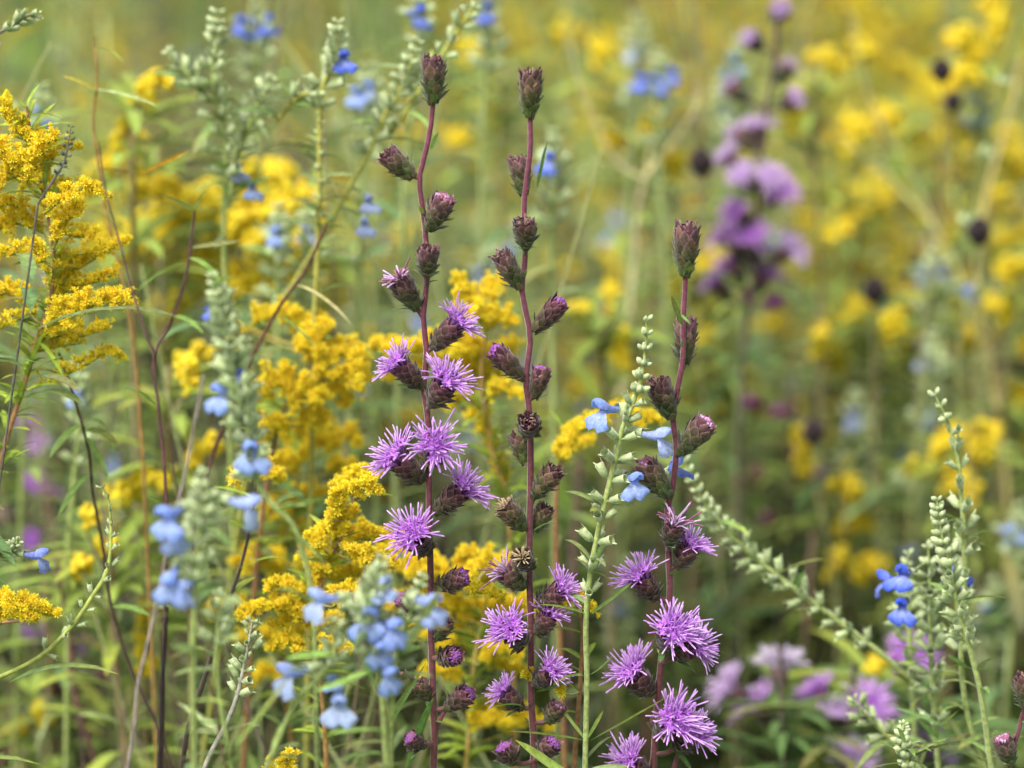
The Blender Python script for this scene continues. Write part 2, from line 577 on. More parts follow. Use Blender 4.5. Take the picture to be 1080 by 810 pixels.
blazing_star('blazing star with one large dark top bud and crowded open lilac heads lower down',
    [(723, 282), (722, 314), (721, 340), (720, 378), (715, 410), (709.5, 441), (713.5, 475), (709.5, 514), (704, 538), (706, 597), (706, 630), (698, 696), (691, 776), (689, 815)], 1.275,
    [((722, 291), (725, 236), 31, .05, S), ((722, 384), (724, 336), 27, -.1, S), ((709, 441), (692, 400), 30, .1, S), ((716, 478), (747, 443), 31, .1, PB),
     ((706, 523), (677, 486), 31, .1, PB), ((705, 575), (711, 553), 27, .2, FD, 32), ((713, 598), (725, 580), 28, .1, O, 29), ((692, 632), (677, 610), 29, .1, O, 34),
     ((700, 682), (708, 662), 30, .7, O, 38), ((708, 693), (730, 681), 28, .2, O, 33), ((688, 732), (668, 709), 31, .15, O, 38),
     ((694, 770), (708, 752), 32, .75, O, 42), ((712, 790), (727, 775), 28, .3, O, 34), ((686, 824), (665, 803), 30, .15, O, 36)],
    leaves=[(720, 345, 708, 312, 5, 0), (716, 330, 728, 342, 4, 0)], side_stems=[[(718, 790), (712, 806), (708, 830)]])
blazing_star('thin blazing star at the far edge carrying two dull purple heads',
    [(1088, 690), (1083, 730), (1077, 760), (1068, 795), (1062, 830)], 1.272,
    [((1083, 748), (1079, 712), 26, .05, S), ((1066, 806), (1057, 776), 25, .1, PB)], stem_r=2.4)


# ------------------------------------------------------------------ blue sage
SAGE_G = srgb(196, 208, 156)
SAGE_D = srgb(146, 164, 106)
STEM_G = srgb(150, 164, 92)
BLUE = srgb(144, 172, 246)
BLUE_L = srgb(194, 206, 248)
BLUE_D = srgb(64, 98, 234)


LEAFA, LEAFB = srgb(140, 170, 92), srgb(160, 178, 104)


def calyx_tpl():
    mb = MB()
    s = np.array([0, .12, .35, .65, .9, 1.0])
    r = np.array([.07, .20, .27, .27, .30, .27])
    c = np.outer(1 - s, SAGE_D) + np.outer(s, SAGE_G * 1.05)
    mb.tube(np.stack([0 * s, .10 * s ** 2, s], 1), r, 7, c)
    for a, l in ((1.57, .34), (-1.2, .26), (-1.94, .26)):
        o = np.array([math.cos(a) * .22, math.sin(a) * .22 + .1, 1.0])
        sd_ = np.array([-math.sin(a), math.cos(a), 0]) * .13
        tip = o + np.array([math.cos(a) * .10, math.sin(a) * .10, l])
        mb.add([o - sd_, o + sd_, tip + sd_ * .15, tip - sd_ * .15], [[0, 1, 2, 3]], SAGE_G)
    return mb.arrays()


CALYX = calyx_tpl()


def bud_tpl():
    mb = MB()
    s = np.linspace(0, 1, 7)
    r = .30 * np.sin(PI * np.clip(s, .03, .985)) ** .6
    mb.tube(np.stack([0 * s, .06 * s ** 2, s], 1), r, 7, np.outer(1 - s, SAGE_D) + np.outer(s, SAGE_G * 1.1))
    return mb.arrays()


BUD = bud_tpl()


def sage_flower_mesh(mb, p, d, s, tint, R):
    """two-lipped corolla: tube, hood and broad drooping lower lip; d points out of the calyx, s = length in metres"""
    d = unit(d)
    side = unit(np.cross(d, [0, 0, 1.0]) + 1e-6)
    up = np.cross(side, d)
    lo = BLUE_L * .6 + tint * .4
    k = np.linspace(0, 1, 6)
    P = p + np.outer(k * s * .5, d) + np.outer(k ** 2 * s * .08, up)
    mb.tube(P, s * np.array([.06, .07, .08, .10, .12, .13]), 7, np.outer(1 - k, lo * .9) + np.outer(k, tint))
    e = P[-1]
    # hood
    n, m = 6, 7
    G = np.empty((n, m, 3))
    C = np.empty((n, m, 3))
    for i in range(n):
        f = i / (n - 1)
        cen = e + d * s * (.34 * f - .06) + up * s * (.10 + .20 * f - .10 * f * f)
        wr = s * (.13 + .04 * math.sin(PI * f)) * (1 if f < .99 else .35)
        for j in range(m):
            a = (j / (m - 1) - .5) * PI * 1.25
            G[i, j] = cen + side * math.sin(a) * wr + up * (math.cos(a) - .6) * wr
            C[i, j] = lo * (1 - f) + tint * f
    mb.grid(G, C)
    # lower lip, three lobes
    dn = unit(d * R.uniform(.45, .95) - up * .85 + side * R.uniform(-.35, .35))
    n, m = 7, 11
    G = np.empty((n, m, 3))
    C = np.empty((n, m, 3))
    for i in range(n):
        f = i / (n - 1)
        for j in range(m):
            g = j / (m - 1) * 2 - 1
            wid = s * (.09 + .30 * math.sin(min(1.0, f * 1.3) * PI / 2) ** 1.5)
            reach = s * .56 * (1 - .52 * abs(g) ** 2.4) * (1 - .22 * math.exp(-(g * 4.5) ** 2))
            q = e - up * s * .06 + dn * reach * f + side * g * wid + d * s * .22 * f * (1 - f) * 1.6
            q = q - up * s * .10 * abs(g) ** 2 * f + d * s * .03 * math.sin(g * 9 + i)
            G[i, j] = q
            C[i, j] = (lo * 1.1 * (1 - f) + tint * f) if abs(g) > .2 else (BLUE_L * 1.0 * (1 - f) + tint * f)
    mb.grid(G, np.clip(C, 0, .9))


def whorl(mb, p, t, u, n, size, R, bud=False, spread=1.0, cm=1.0):
    if not bud:
        n = max(2, n - 2)
    B = basis(t) @ spin(R.uniform(0, 6.28))
    for k in range(n):
        a = k * 2 * PI / n + R.uniform(-.35, .35)
        d = B @ np.array([math.cos(a) * spread, math.sin(a) * spread, R.uniform(.35, .95)])
        o = B @ np.array([math.cos(a), math.sin(a), 0])
        q = p + o * u * 1.6
        L = size * R.uniform(.7, 1.15)
        if not bud:
            q2 = q + unit(d) * L * R.uniform(.05, .3)
            mb.tube([p, q, q2 + unit(d) * L * .12], [u * 1.3, u * 1.4, u * 1.5], 5, SAGE_D * cm)
            q = q2
        mb.tpl(BUD if bud else CALYX, basis(d, B[:, 2]), q, L, cm * R.uniform(.8, 1.15))


def blue_sage(label, stems, Y, flowers=(), leaves=(), group=None, dry=False, ground=True, stem_c=None, name='blue_sage', stem_r=2.6, floral_tint=None, extra_sprigs=(), down=2):
    """stems: dicts(pix, spike=(from, to) as shares of the path, gap px, size px, bud share)"""
    u = upx(Y)
    R = random.Random(int(sum(p[0] for p in stems[0]['pix'])))
    all_p = []
    smb, cmb = MB(), MB()
    foot = None
    for si, s in enumerate(stems):
        P = path(s['pix'], Y + s.get('dy', 0), 8 * len(s['pix']))
        full = to_ground(P) if (ground and s.get('down', True)) else P
        if foot is None:
            foot = full[-1]
        k = len(full)
        f = np.linspace(0, 1, k)
        c0 = STEM_G if stem_c is None else stem_c
        smb.tube(full, u * s.get('r', stem_r) * (.45 + .75 * np.minimum(1, f * 2.2)), 6, c0 * np.linspace(1.1, .85, k)[:, None])
        all_p.append(P)
        seg = np.linalg.norm(np.diff(P, axis=0), axis=1)
        acc = np.concatenate([[0], np.cumsum(seg)])
        tot = acc[-1]
        a, b = s.get('spike', (0, .7))
        d = a * tot
        while d < b * tot:
            i = min(len(P) - 2, int(np.searchsorted(acc, d)) - 1 if d > 0 else 0)
            i = max(i, 0)
            fr = (d - acc[i]) / max(1e-9, seg[i])
            p = P[i] * (1 - fr) + P[i + 1] * fr
            t = unit(P[i] - P[i + 1])
            g = (d / tot - a) / max(.01, b - a)
            young = g < s.get('bud', .3)
            sz = s.get('size', 14) * .98 * u * (.55 + .55 * min(1, g * 2.5))
            whorl(cmb, p, t, u, s.get('n', 5) if g > .05 else 3, sz, R, young, 1.0 if not young else .8, s.get('cm', 1.0))
            d += u * s.get('gap', 16) * 1.25 * (.55 + .6 * g) * R.uniform(.85, 1.2)
    root = thing(name, label, 'wildflower', (foot[0], foot[1], 0) if ground else foot, group)
    smb.build('stem', M_STEM if not dry else M_DRY, root)
    if cmb.n:
        cmb.build('calyx_foliage' if not dry else 'seed_pod_foliage', M_SAGE, root)
    allP = np.concatenate(all_p)
    for fl in flowers:
        px, py, dx, dz, dyv, size = fl[:6]
        tint = fl[6] if len(fl) > 6 else (BLUE if floral_tint is None else floral_tint)
        c = at(px, py, Y + (fl[7] if len(fl) > 7 else 0))
        d = unit(np.array([dx, dyv, dz]))
        s = size * u * (1.2 if Y < 1.4 else 1.02)
        p = c - d * s * .45
        st = near(allP, p)
        fb = MB()
        sage_flower_mesh(fb, p, d, s, np.asarray(tint) * R.uniform(.9, 1.1), R)
        fo = fb.build('flower', M_BLUE, root)
        qb = MB()
        cl = s * .42
        qb.tpl(CALYX, basis(d), p - d * cl * .75, cl)
        qb.tube(spline([st, (st + p - d * cl) / 2 + np.array([0, 0, u]), p - d * cl * .72], 5), u * 1.1, 5, SAGE_D)
        qb.build('calyx', M_SAGE, fo)
    lb = MB()
    for l in leaves:
        bx, by, tx, ty, wpx, droop = l[:6]
        c = l[6] if len(l) > 6 else srgb(118, 152, 84)
        b3, t3 = at(bx, by, Y), at(tx, ty, Y + (l[7] if len(l) > 7 else -.01))
        L = np.linalg.norm(t3 - b3)
        lb.leaf(b3, t3 - b3 + np.array([0, 0, droop]) * L, L, wpx * u, droop, c, 8, .35, R.uniform(-.7, .7))
    if ground and not dry:
        for P_ in all_p[:3]:
            for i in range(12):
                p = P_[R.randrange(int(len(P_) * .42), len(P_))]
                a = R.uniform(0, 6.28)
                lb.leaf(p, (math.cos(a), math.sin(a) * .7, R.uniform(.1, .9)), u * R.uniform(26, 66), u * R.uniform(5, 9), R.uniform(.1, .5), [LEAFA, LEAFB, SAGE_D][i % 3] * R.uniform(.4, 1.0), 6, .35, R.uniform(-.6, .6))
    if ground:
        for i in range(18):
            f = R.random() ** 1.2
            p = foot * f + all_p[0][-1] * (1 - f)
            a = R.uniform(0, 6.28)
            lb.leaf(p, (math.cos(a), math.sin(a), .5), R.uniform(.03, .07), .006, .4, srgb(110, 140, 86), 5)
    if lb.n:
        lb.build('foliage', M_LEAF, root)
    return root


LG = srgb(136, 168, 84)
# in focus, beside the right hand blazing star
blue_sage('slender green sage with pale blue flowers between the straight and dark topped blazing stars',
    [dict(pix=[(682, 338), (681, 365), (677, 395), (668, 425), (657, 450), (650, 480), (638, 530), (630, 565), (622, 610), (618, 660), (619, 720), (617, 815)], spike=(0, .62), gap=19, size=15, bud=.25, n=5)], 1.262,
    [(638, 434, -.75, .0, -.6, 40), (692, 462, .8, -.15, -.4, 38, BLUE_L * .75 + BLUE * .25), (668, 508, .35, -.1, -.8, 36), (711, 494, .5, .2, .6, 34, BLUE_D * .5 + BLUE * .5, .03)],
    [(623, 781, 702, 736, 8, -.05, LG), (616, 781, 529, 771, 8, .06, LG), (618, 648, 567, 637, 9, .12, LG), (624, 648, 664, 616, 10, -.1, LG), (616, 713, 582, 722, 8, .35, LG), (616, 780, 589, 744, 11, -.1, LG, .01), (621, 778, 634, 752, 9, -.2, LG), (622, 712, 648, 690, 8, -.2, LG, .02), (616, 830, 548, 783, 15, -.1, LG), (620, 600, 605, 588, 8, .2, SAGE_D), (622, 606, 632, 590, 8, .1, SAGE_D)])
blue_sage('arching green sage stem leaning far over, flowerless, its tip beside the dark topped blazing star',
    [dict(pix=[(722, 488), (735, 515), (750, 540), (785, 578), (830, 615), (880, 652), (930, 690), (975, 730), (1002, 762), (1040, 815)], spike=(0, .62), gap=15, size=15, bud=.2, n=5, cm=1.0)], 1.385, leaves=[(760, 550, 790, 565, 9, .3), (840, 620, 850, 600, 7, .1)])
blue_sage('cluster of upright pale green sage spikes with three vivid blue flowers',
    [dict(pix=[(986, 418), (1000, 445), (1010, 480), (1014, 520), (1017, 570), (1017, 640), (1014, 700), (1022, 760), (1040, 815)], spike=(0, .72), gap=23, size=17, bud=.1, n=4),
     dict(pix=[(988, 528), (992, 560), (1000, 590), (1006, 625), (1014, 655), (1026, 695), (1036, 740), (1046, 815)], spike=(0, .55), gap=12, size=15, bud=.45, n=5, dy=-.03),
     dict(pix=[(979, 578), (981, 620), (981, 660), (983, 710), (986, 760), (990, 815)], spike=(0, .8), gap=22, size=17, bud=.1, n=5, dy=.02),
     dict(pix=[(958, 585), (955, 610), (958, 650), (962, 720), (966, 815)], spike=(0, .55), gap=15, size=15, bud=.3, n=4, dy=.06)], 1.335,
    [(937, 614, -.9, .05, .1, 34, BLUE_D, .02), (953, 607, -.4, .1, -.9, 36, BLUE_D), (952, 640, -.3, -.1, -.9, 34, BLUE_D), (1008, 604, .5, .1, -.8, 32, BLUE_D, .01)],
    [(1026, 706, 1057, 710, 7, .1), (1020, 705, 1000, 690, 8, -.1), (1040, 775, 1010, 790, 8, .2), (985, 770, 1010, 750, 8, -.1), (1000, 770, 940, 745, 8, .1), (990, 780, 970, 760, 9, -.1), (1030, 770, 1080, 775, 8, .1)])
blue_sage('short sage tip of tight green beads low beside the sage cluster',
    [dict(pix=[(953, 764), (952, 780), (957, 800), (960, 830)], spike=(0, .9), gap=9, size=13, bud=.8, n=5)], 1.27)
blue_sage('blurred sage stem rising slantwise below the lilac heads near the lower edge',
    [dict(pix=[(900, 738), (912, 752), (935, 775), (960, 800), (985, 830)], spike=(0, .5), gap=14, size=15, bud=.1, n=5)], 1.36)
# closer than the focus
blue_sage('blurred sage close to the viewer, three pale blue flowers around a grey green spike',
    [dict(pix=[(212, 500), (214, 530), (210, 560), (207, 600), (204, 650), (203, 720), (205, 815)], spike=(0, .42), gap=17, size=17, bud=.1, n=7, r=3.2),
     dict(pix=[(232, 628), (230, 660), (228, 700), (234, 750), (246, 815)], spike=(0, .35), gap=22, size=17, bud=.1, n=5, dy=.03)], 1.10,
    [(179, 545, -.5, -.2, -.8, 44, BLUE), (186, 562, .2, -.6, -.8, 38, BLUE * .6 + BLUE_L * .4), (257, 534, .9, -.25, -.3, 42, BLUE_L * .6 + BLUE * .4), (181, 612, -.2, -.5, -.85, 42, BLUE), (192, 620, .6, -.3, -.7, 36, BLUE * .5 + BLUE_L * .4)],
    [(205, 690, 180, 680, 14, .1, SAGE_D), (228, 680, 255, 672, 16, .2, SAGE_D), (204, 765, 265, 760, 10, .1, LG), (246, 790, 300, 720, 11, -.1, LG), (228, 640, 262, 630, 14, .5, SAGE_D)])
blue_sage('hazy grey green sage spike with two drooping pale blue flowers, above the closer blue sage',
    [dict(pix=[(226, 292), (236, 330), (244, 370), (252, 410), (262, 450), (268, 500), (285, 530), (312, 560), (330, 640), (335, 815)], spike=(0, .40), gap=14, size=18, bud=.1, n=7)], 1.145,
    [(236, 416, -.6, -.1, -.7, 38, BLUE), (264, 474, .1, -.3, -.95, 44, BLUE), (252, 395, .3, 0, -.5, 18, BLUE_D), (222, 330, -.7, 0, -.5, 16, BLUE_D)],
    [(290, 540, 348, 525, 10, .1, LG), (280, 530, 225, 545, 9, .1, LG), (300, 555, 340, 595, 9, .2, LG), (225, 300, 250, 292, 8, .1, LG)])
blue_sage('blurred sage in front of the tall blazing star with a crowd of light blue flowers',
    [dict(pix=[(403, 590), (400, 610), (386, 640), (392, 680), (402, 720), (405, 770), (408, 815)], spike=(0, .5), gap=14, size=17, bud=.15, n=7),
     dict(pix=[(446, 610), (436, 640), (425, 670), (415, 720), (412, 815)], spike=(0, .5), gap=16, size=15, bud=.2, n=6, dy=.02),
     dict(pix=[(350, 655), (352, 690), (335, 715), (310, 745), (280, 812)], spike=(0, .3), gap=18, size=15, bud=.1, n=5)], 1.125,
    [(340, 634, -.7, 0, -.5, 42, BLUE * .5 + BLUE_L * .5), (404, 618, .3, 0, -.7, 34, BLUE * .6 + BLUE_L * .4), (393, 650, -.2, -.2, -.95, 46, BLUE), (411, 662, .6, -.2, -.7, 40, BLUE), (398, 682, .3, -.5, -.8, 38, BLUE), (452, 638, .65, -.1, -.7, 42, BLUE * .6 + BLUE_L * .4),
     (308, 712, -.8, -.1, -.6, 44, BLUE * .5 + BLUE_L * .5), (358, 741, .0, -.3, -.95, 44, BLUE_L * .6 + BLUE * .4), (407, 712, .6, -.2, -.7, 36, BLUE), (350, 722, .1, .3, -.5, 24, BLUE)],
    [(352, 690, 300, 695, 9, .1, LG), (400, 735, 380, 690, 11, -.1, LG), (425, 690, 462, 625, 11, -.1, SAGE_D), (406, 770, 345, 775, 9, .1, LG), (407, 760, 440, 715, 10, -.1, LG), (395, 705, 330, 730, 9, -.1, LG)])
blue_sage('small sage tip with one slim blue flower at the edge below the goldenrod plumes',
    [dict(pix=[(19, 571), (10, 580), (-6, 588), (-30, 600), (-50, 660)], spike=(0, .6), gap=8, size=12, bud=.5, n=5)], 1.265,
    [(38, 588, .9, -.15, -.2, 32, BLUE_D * .5 + BLUE_L * .4)])
GREY_S = srgb(150, 146, 132)
blue_sage('bare curved sage stem with tiny spent calyces, bending down to the left edge',
    [dict(pix=[(108, 514), (115, 530), (117, 560), (116, 585), (112, 605), (98, 628), (76, 660), (48, 688), (20, 705), (-20, 722)], spike=(0, .8), gap=17, size=9, bud=0, n=3)], 1.268, dry=True, stem_c=srgb(170, 180, 92), name='spent_sage', stem_r=2.2)
blue_sage('grey withered sage stem with a few pale open pods, below the front blue sage',
    [dict(pix=[(266, 655), (262, 680), (257, 705), (250, 735), (238, 765), (222, 795), (212, 820)], spike=(0, .52), gap=11, size=13, bud=0, n=3)], 1.262, dry=True, stem_c=GREY_S, name='spent_sage', stem_r=2.4)
blue_sage('grey withered sprig with dark husks poking in at the upper left corner',
    [dict(pix=[(40, 18), (30, 16), (18, 24), (0, 34), (-30, 50), (-60, 120)], spike=(0, .4), gap=12, size=12, bud=0, n=3)], 1.25, dry=True, stem_c=GREY_S * .6, name='spent_sage', stem_r=1.8)
blue_sage('tiny dark beaded twig beside the goldenrod at the left edge',
    [dict(pix=[(75, 134), (72, 150), (68, 170), (60, 184), (40, 215)], spike=(0, .6), gap=9, size=7, bud=1, n=3, cm=.3)], 1.25, dry=True, stem_c=GREY_S * .4, name='spent_sage', stem_r=1.2)
# behind the focus, upper left
blue_sage('blurred pale green sage spike rising straight at the upper left',
    [dict(pix=[(229, 14), (228, 45), (224, 75), (228, 105), (236, 135), (238, 175), (236, 240), (238, 330)], spike=(0, .55), gap=15, size=17, bud=.15, n=5),
     dict(pix=[(285, 85), (276, 105), (262, 135), (250, 170), (240, 220)], spike=(0, .7), gap=18, size=18, bud=.1, n=5, down=False),
     dict(pix=[(180, 55), (195, 75), (215, 100)], spike=(0, .8), gap=14, size=15, bud=.1, n=4, down=False)], 1.47,
    [(249, 180, .4, 0, -.7, 28, BLUE_L * .7), (265, 198, .2, -.2, -.8, 28, BLUE * .7)], [(225, 130, 205, 160, 10, .2), (240, 180, 210, 165, 9, .2), (245, 200, 285, 190, 8, .2)])
blue_sage('yellowish beaded sage stalk with one vivid blue flower near its top',
    [dict(pix=[(357, 25), (355, 45), (352, 68), (340, 92), (337, 130), (337, 170), (336, 210), (335, 260), (332, 330), (330, 420)], spike=(0, .25), gap=14, size=16, bud=.1, n=5),
     dict(pix=[(337, 98), (318, 100), (305, 112), (292, 128)], spike=(0, .8), gap=16, size=14, bud=.1, n=4, down=False),
     dict(pix=[(337, 120), (337, 160), (336, 200), (335, 235)], spike=(0, 1), gap=15, size=7, bud=1, n=3, down=False)], 1.44,
    [(362, 62, .2, -.1, -.9, 34, BLUE_D)], stem_c=srgb(164, 160, 70))
blue_sage('slanting sage with beaded tip just beside the top of the tall blazing star',
    [dict(pix=[(440, 45), (430, 75), (420, 100), (407, 118), (395, 150), (370, 195), (345, 240), (315, 290), (285, 340)], spike=(0, .45), gap=15, size=15, bud=.15, n=5),
     dict(pix=[(499, 8), (480, 35), (462, 66), (440, 100), (412, 140)], spike=(0, .5), gap=16, size=15, bud=.1, n=4, down=False)], 1.46,
    [(388, 212, .2, -.2, -.9, 30, BLUE_L * .6), (384, 236, .1, -.2, -.9, 28, BLUE_L * .5 + BLUE * .3)], stem_c=srgb(158, 160, 74))

# ------------------------------------------------------------------ goldenrod
GOLD = srgb(255, 230, 40)
GOLD_L = srgb(255, 240, 100)
GOLD_G = srgb(222, 222, 76)


def gold_head_tpl():
    mb = MB()
    s = np.array([0, .3, .55])
    mb.tube(np.stack([0 * s, 0 * s, s], 1), [.07, .13, .15], 5, np.stack([GOLD_G, GOLD, GOLD_L]))
    for k in range(7):
        a = k * 2 * PI / 7 + .2 * (k % 2)
        o = np.array([math.cos(a), math.sin(a), 0])
        t = np.array([-math.sin(a), math.cos(a), 0])
        z = np.array([0, 0, 1.0])
        p0, p1, p2 = o * .10 + z * .45, o * (.30 + .05 * (k % 3)) + z * (.78 + .06 * (k % 2)), o * (.48 + .06 * (k % 3)) + z * (.86 - .1 * (k % 2))
        mb.add([p0 - t * .05, p0 + t * .05, p1 + t * .085, p1 - t * .085, p2 + t * .03, p2 - t * .03], [[0, 1, 2, 3], [3, 2, 4, 5]],
               np.stack([GOLD * .85] * 2 + [GOLD] * 2 + [GOLD_L] * 2))
    for k in range(4):
        a = k * 1.57 + .5
        p = np.array([math.cos(a) * .08, math.sin(a) * .08, .5])
        e = np.array([math.cos(a) * .14, math.sin(a) * .14, .98])
        mb.tube([p, (p + e) / 2, e], [.04, .05, .03], 4, np.stack([GOLD * .8, GOLD, GOLD_L]))
    return mb.arrays()


GHEAD = gold_head_tpl()


def gold_far_tpl():
    mb = MB()
    s = np.linspace(0, 1, 4)
    mb.tube(np.stack([0 * s, 0 * s, s], 1), [.08, .42, .5, .05], 5, np.stack([GOLD_G * .9, GOLD * .9, GOLD, GOLD_L]))
    return mb.arrays()


GFAR = gold_far_tpl()


def plume(pts, R, rad, u, dens=1.0, tpl=None, size=10.5, tone=1.0, young=0.0):
    """arching branch set with little flower heads, most of them on its upper side"""
    tpl = GHEAD if tpl is None else tpl
    mb = MB()
    P = spline(pts, 14)
    seg = np.linalg.norm(np.diff(P, axis=0), axis=1).sum()
    mb.tube(P, u * np.linspace(1.6, .5, 14), 4, GOLD_G * .6)
    nb = int(max(5, seg / u / 3.4))
    for j in range(nb):
        f = min(.99, (j + R.random()) / nb * .98 + .02)
        x = f * 12.99
        k = int(x)
        p = P[k] * (1 - x + k) + P[k + 1] * (x - k)
        t = unit(P[k + 1] - P[k])
        B = basis(t)
        a = R.gauss(PI / 2, 1.2)
        o = B @ np.array([math.cos(a), math.sin(a), 0])
        L = rad * u * (1.35 - .75 * f) * R.uniform(.7, 1.15)
        bd = unit(o + t * R.uniform(.4, 1.0) + np.array([0, 0, .15]))
        bp = [p + bd * L * g + np.array([0, 0, .22 * L * g * g]) for g in (0, .33, .66, 1)]
        mb.tube(bp, u * np.array([.6, .5, .45, .35]), 4, GOLD_G * .8)
        n = int(max(4, L / u * .55 * dens))
        for i in range(n):
            g = (i + R.uniform(.3, 1)) / n * 2.99
            kk = min(2, int(g))
            q = bp[kk] * (1 - g + kk) + bp[kk + 1] * (g - kk)
            d = unit(np.array([0, -.25, .62]) + bd * R.uniform(-.1, .7) + jit(.5))
            sz = size * u * R.uniform(.7, 1.1)
            cm = tone * R.uniform(.88, 1.1)
            mb.tpl(tpl, basis(d) @ spin(R.uniform(0, 6)), q + jit(u * 1.3), sz * (1 - young * .4), np.array([cm * (1 - young * .1), cm * R.uniform(.94, 1.05), cm]))
    return mb


def goldenrod(label, stem_pix, Y, plumes, leafy=(), group=None, stem_c=None, tone=1.0, leaf_n=24, dens=1.0, size=9.3, leaf_zone=None):
    dens *= 1.15
    u = upx(Y)
    R = random.Random(int(stem_pix[0][0] * 3 + stem_pix[0][1]))
    P = path(stem_pix, Y, 8 * len(stem_pix))
    full = to_ground(P)
    root = thing('goldenrod', label, 'wildflower', (full[-1][0], full[-1][1], 0), group)
    mb = MB()
    k = len(full)
    c0 = srgb(140, 100, 62) if stem_c is None else stem_c
    mb.tube(full, u * np.linspace(1.3, 3.6, k), 6, c0)
    for pl in plumes:
        pix, rad = pl[0], pl[1]
        yo = pl[2] if len(pl) > 2 else 0
        dY = pl[3] if len(pl) > 3 else R.uniform(-.02, .02)
        pts = [at(x, y, Y + dY) for x, y in pix]
        st = near(P, pts[0] + np.array([0, 0, -8 * u]))
        mb.tube(spline([st, (st + pts[0]) / 2 + np.array([0, 0, -2 * u]), pts[0]], 6), u * 1.1, 4, c0 * .6 + GOLD_G * .3)
        plume(pts, R, rad, u, dens, None, size, tone, yo).build('plume', M_GOLD, root)
    mb.build('stem', M_STEM, root)
    lb = MB()
    lgc = srgb(146, 168, 62)
    for i in range(leaf_n):
        f = R.random()
        p = P[int(f * (len(P) - 1))] if leaf_zone is None else P[int((leaf_zone[0] + f * (leaf_zone[1] - leaf_zone[0])) * (len(P) - 1))]
        a = R.uniform(0, 6.28)
        lb.leaf(p, (math.cos(a), math.sin(a) * .6, R.uniform(.2, .9)), u * R.uniform(25, 60), u * R.uniform(5, 8), R.uniform(.1, .5), lgc * R.uniform(.6, 1.1), 6, .3, R.uniform(-.5, .5))
    for (bx, by, tx, ty, wpx, droop) in leafy:
        b3, t3 = at(bx, by, Y), at(tx, ty, Y - .01)
        L = np.linalg.norm(t3 - b3)
        lb.leaf(b3, t3 - b3 + np.array([0, 0, droop]) * L, L, wpx * u, droop, lgc, 7, .3, R.uniform(-.6, .6))
    for i in range(30):
        f = R.random()
        p = full[len(P) + int(f * (k - len(P) - 1))]
        a = R.uniform(0, 6.28)
        lb.leaf(p, (math.cos(a), math.sin(a), .4), R.uniform(.04, .09), .008, .4, lgc * .7, 6)
    if lb.n:
        lb.build('foliage', M_LEAF, root)
    return root


goldenrod('large goldenrod with stacked yellow plumes filling the left edge',
    [(28, 112), (36, 160), (50, 226), (57, 278), (52, 322), (40, 356), (26, 405), (8, 460), (-8, 520)], 1.33,
    [([(48, 300), (80, 285), (112, 266), (132, 257)], 10), ([(50, 345), (80, 332), (108, 320), (141, 323)], 15), ([(38, 408), (85, 388), (110, 374), (128, 378)], 8, .4),
     ([(56, 262), (72, 232), (86, 222)], 15), ([(50, 232), (60, 205), (72, 203)], 13), ([(46, 246), (18, 236), (-4, 244)], 15), ([(44, 198), (58, 165), (76, 154)], 13),
     ([(36, 205), (16, 172), (-4, 158)], 17), ([(36, 182), (44, 156), (58, 146)], 13), ([(30, 186), (8, 190), (-8, 200)], 15), ([(55, 322), (70, 308), (84, 306)], 13),
     ([(40, 336), (14, 312), (-4, 312)], 13), ([(30, 150), (8, 128), (2, 106)], 10), ([(44, 360), (60, 345), (84, 345)], 10, .4), ([(52, 280), (30, 268), (4, 270)], 12), ([(54, 300), (66, 282), (80, 276)], 13),
     ([(34, 160), (30, 142), (20, 140)], 13), ([(30, 225), (10, 215), (-6, 222)], 15), ([(56, 240), (80, 250), (100, 248)], 10), ([(46, 225), (84, 200), (112, 206)], 8), ([(50, 300), (92, 300), (124, 288)], 8), ([(44, 355), (80, 356), (116, 346)], 8, .4), ([(30, 330), (4, 345), (-10, 352)], 9, .4), ([(34, 372), (60, 366), (86, 362)], 8, .4)],
    [(30, 395, 75, 372, 8, .1), (25, 400, 48, 345, 7, 0), (20, 420, 60, 425, 8, .2), (40, 360, 62, 395, 6, .4), (35, 380, 10, 350, 7, .1)], leaf_n=110, dens=.95)
goldenrod('goldenrod with rounded yellow clumps behind the upper blue sage',
    [(330, 352), (322, 400), (305, 420), (292, 460), (280, 520), (270, 600)], 1.43,
    [([(262, 345), (295, 332), (322, 345), (340, 340)], 11), ([(338, 400), (356, 376), (372, 386), (374, 412)], 19), ([(312, 415), (292, 405), (276, 424)], 17), ([(306, 440), (322, 418), (338, 424)], 19),
     ([(330, 385), (322, 366), (332, 356)], 15), ([(330, 415), (352, 412), (366, 426)], 15), ([(316, 450), (330, 440), (336, 448)], 15), ([(285, 445), (290, 450), (300, 470)], 12), ([(300, 450), (282, 462), (274, 480)], 12), ([(328, 372), (344, 352), (338, 346)], 12), ([(260, 348), (248, 356), (250, 372)], 11), ([(345, 400), (376, 400), (378, 372)], 12)], tone=1.0, dens=1.5, leaf_n=30)
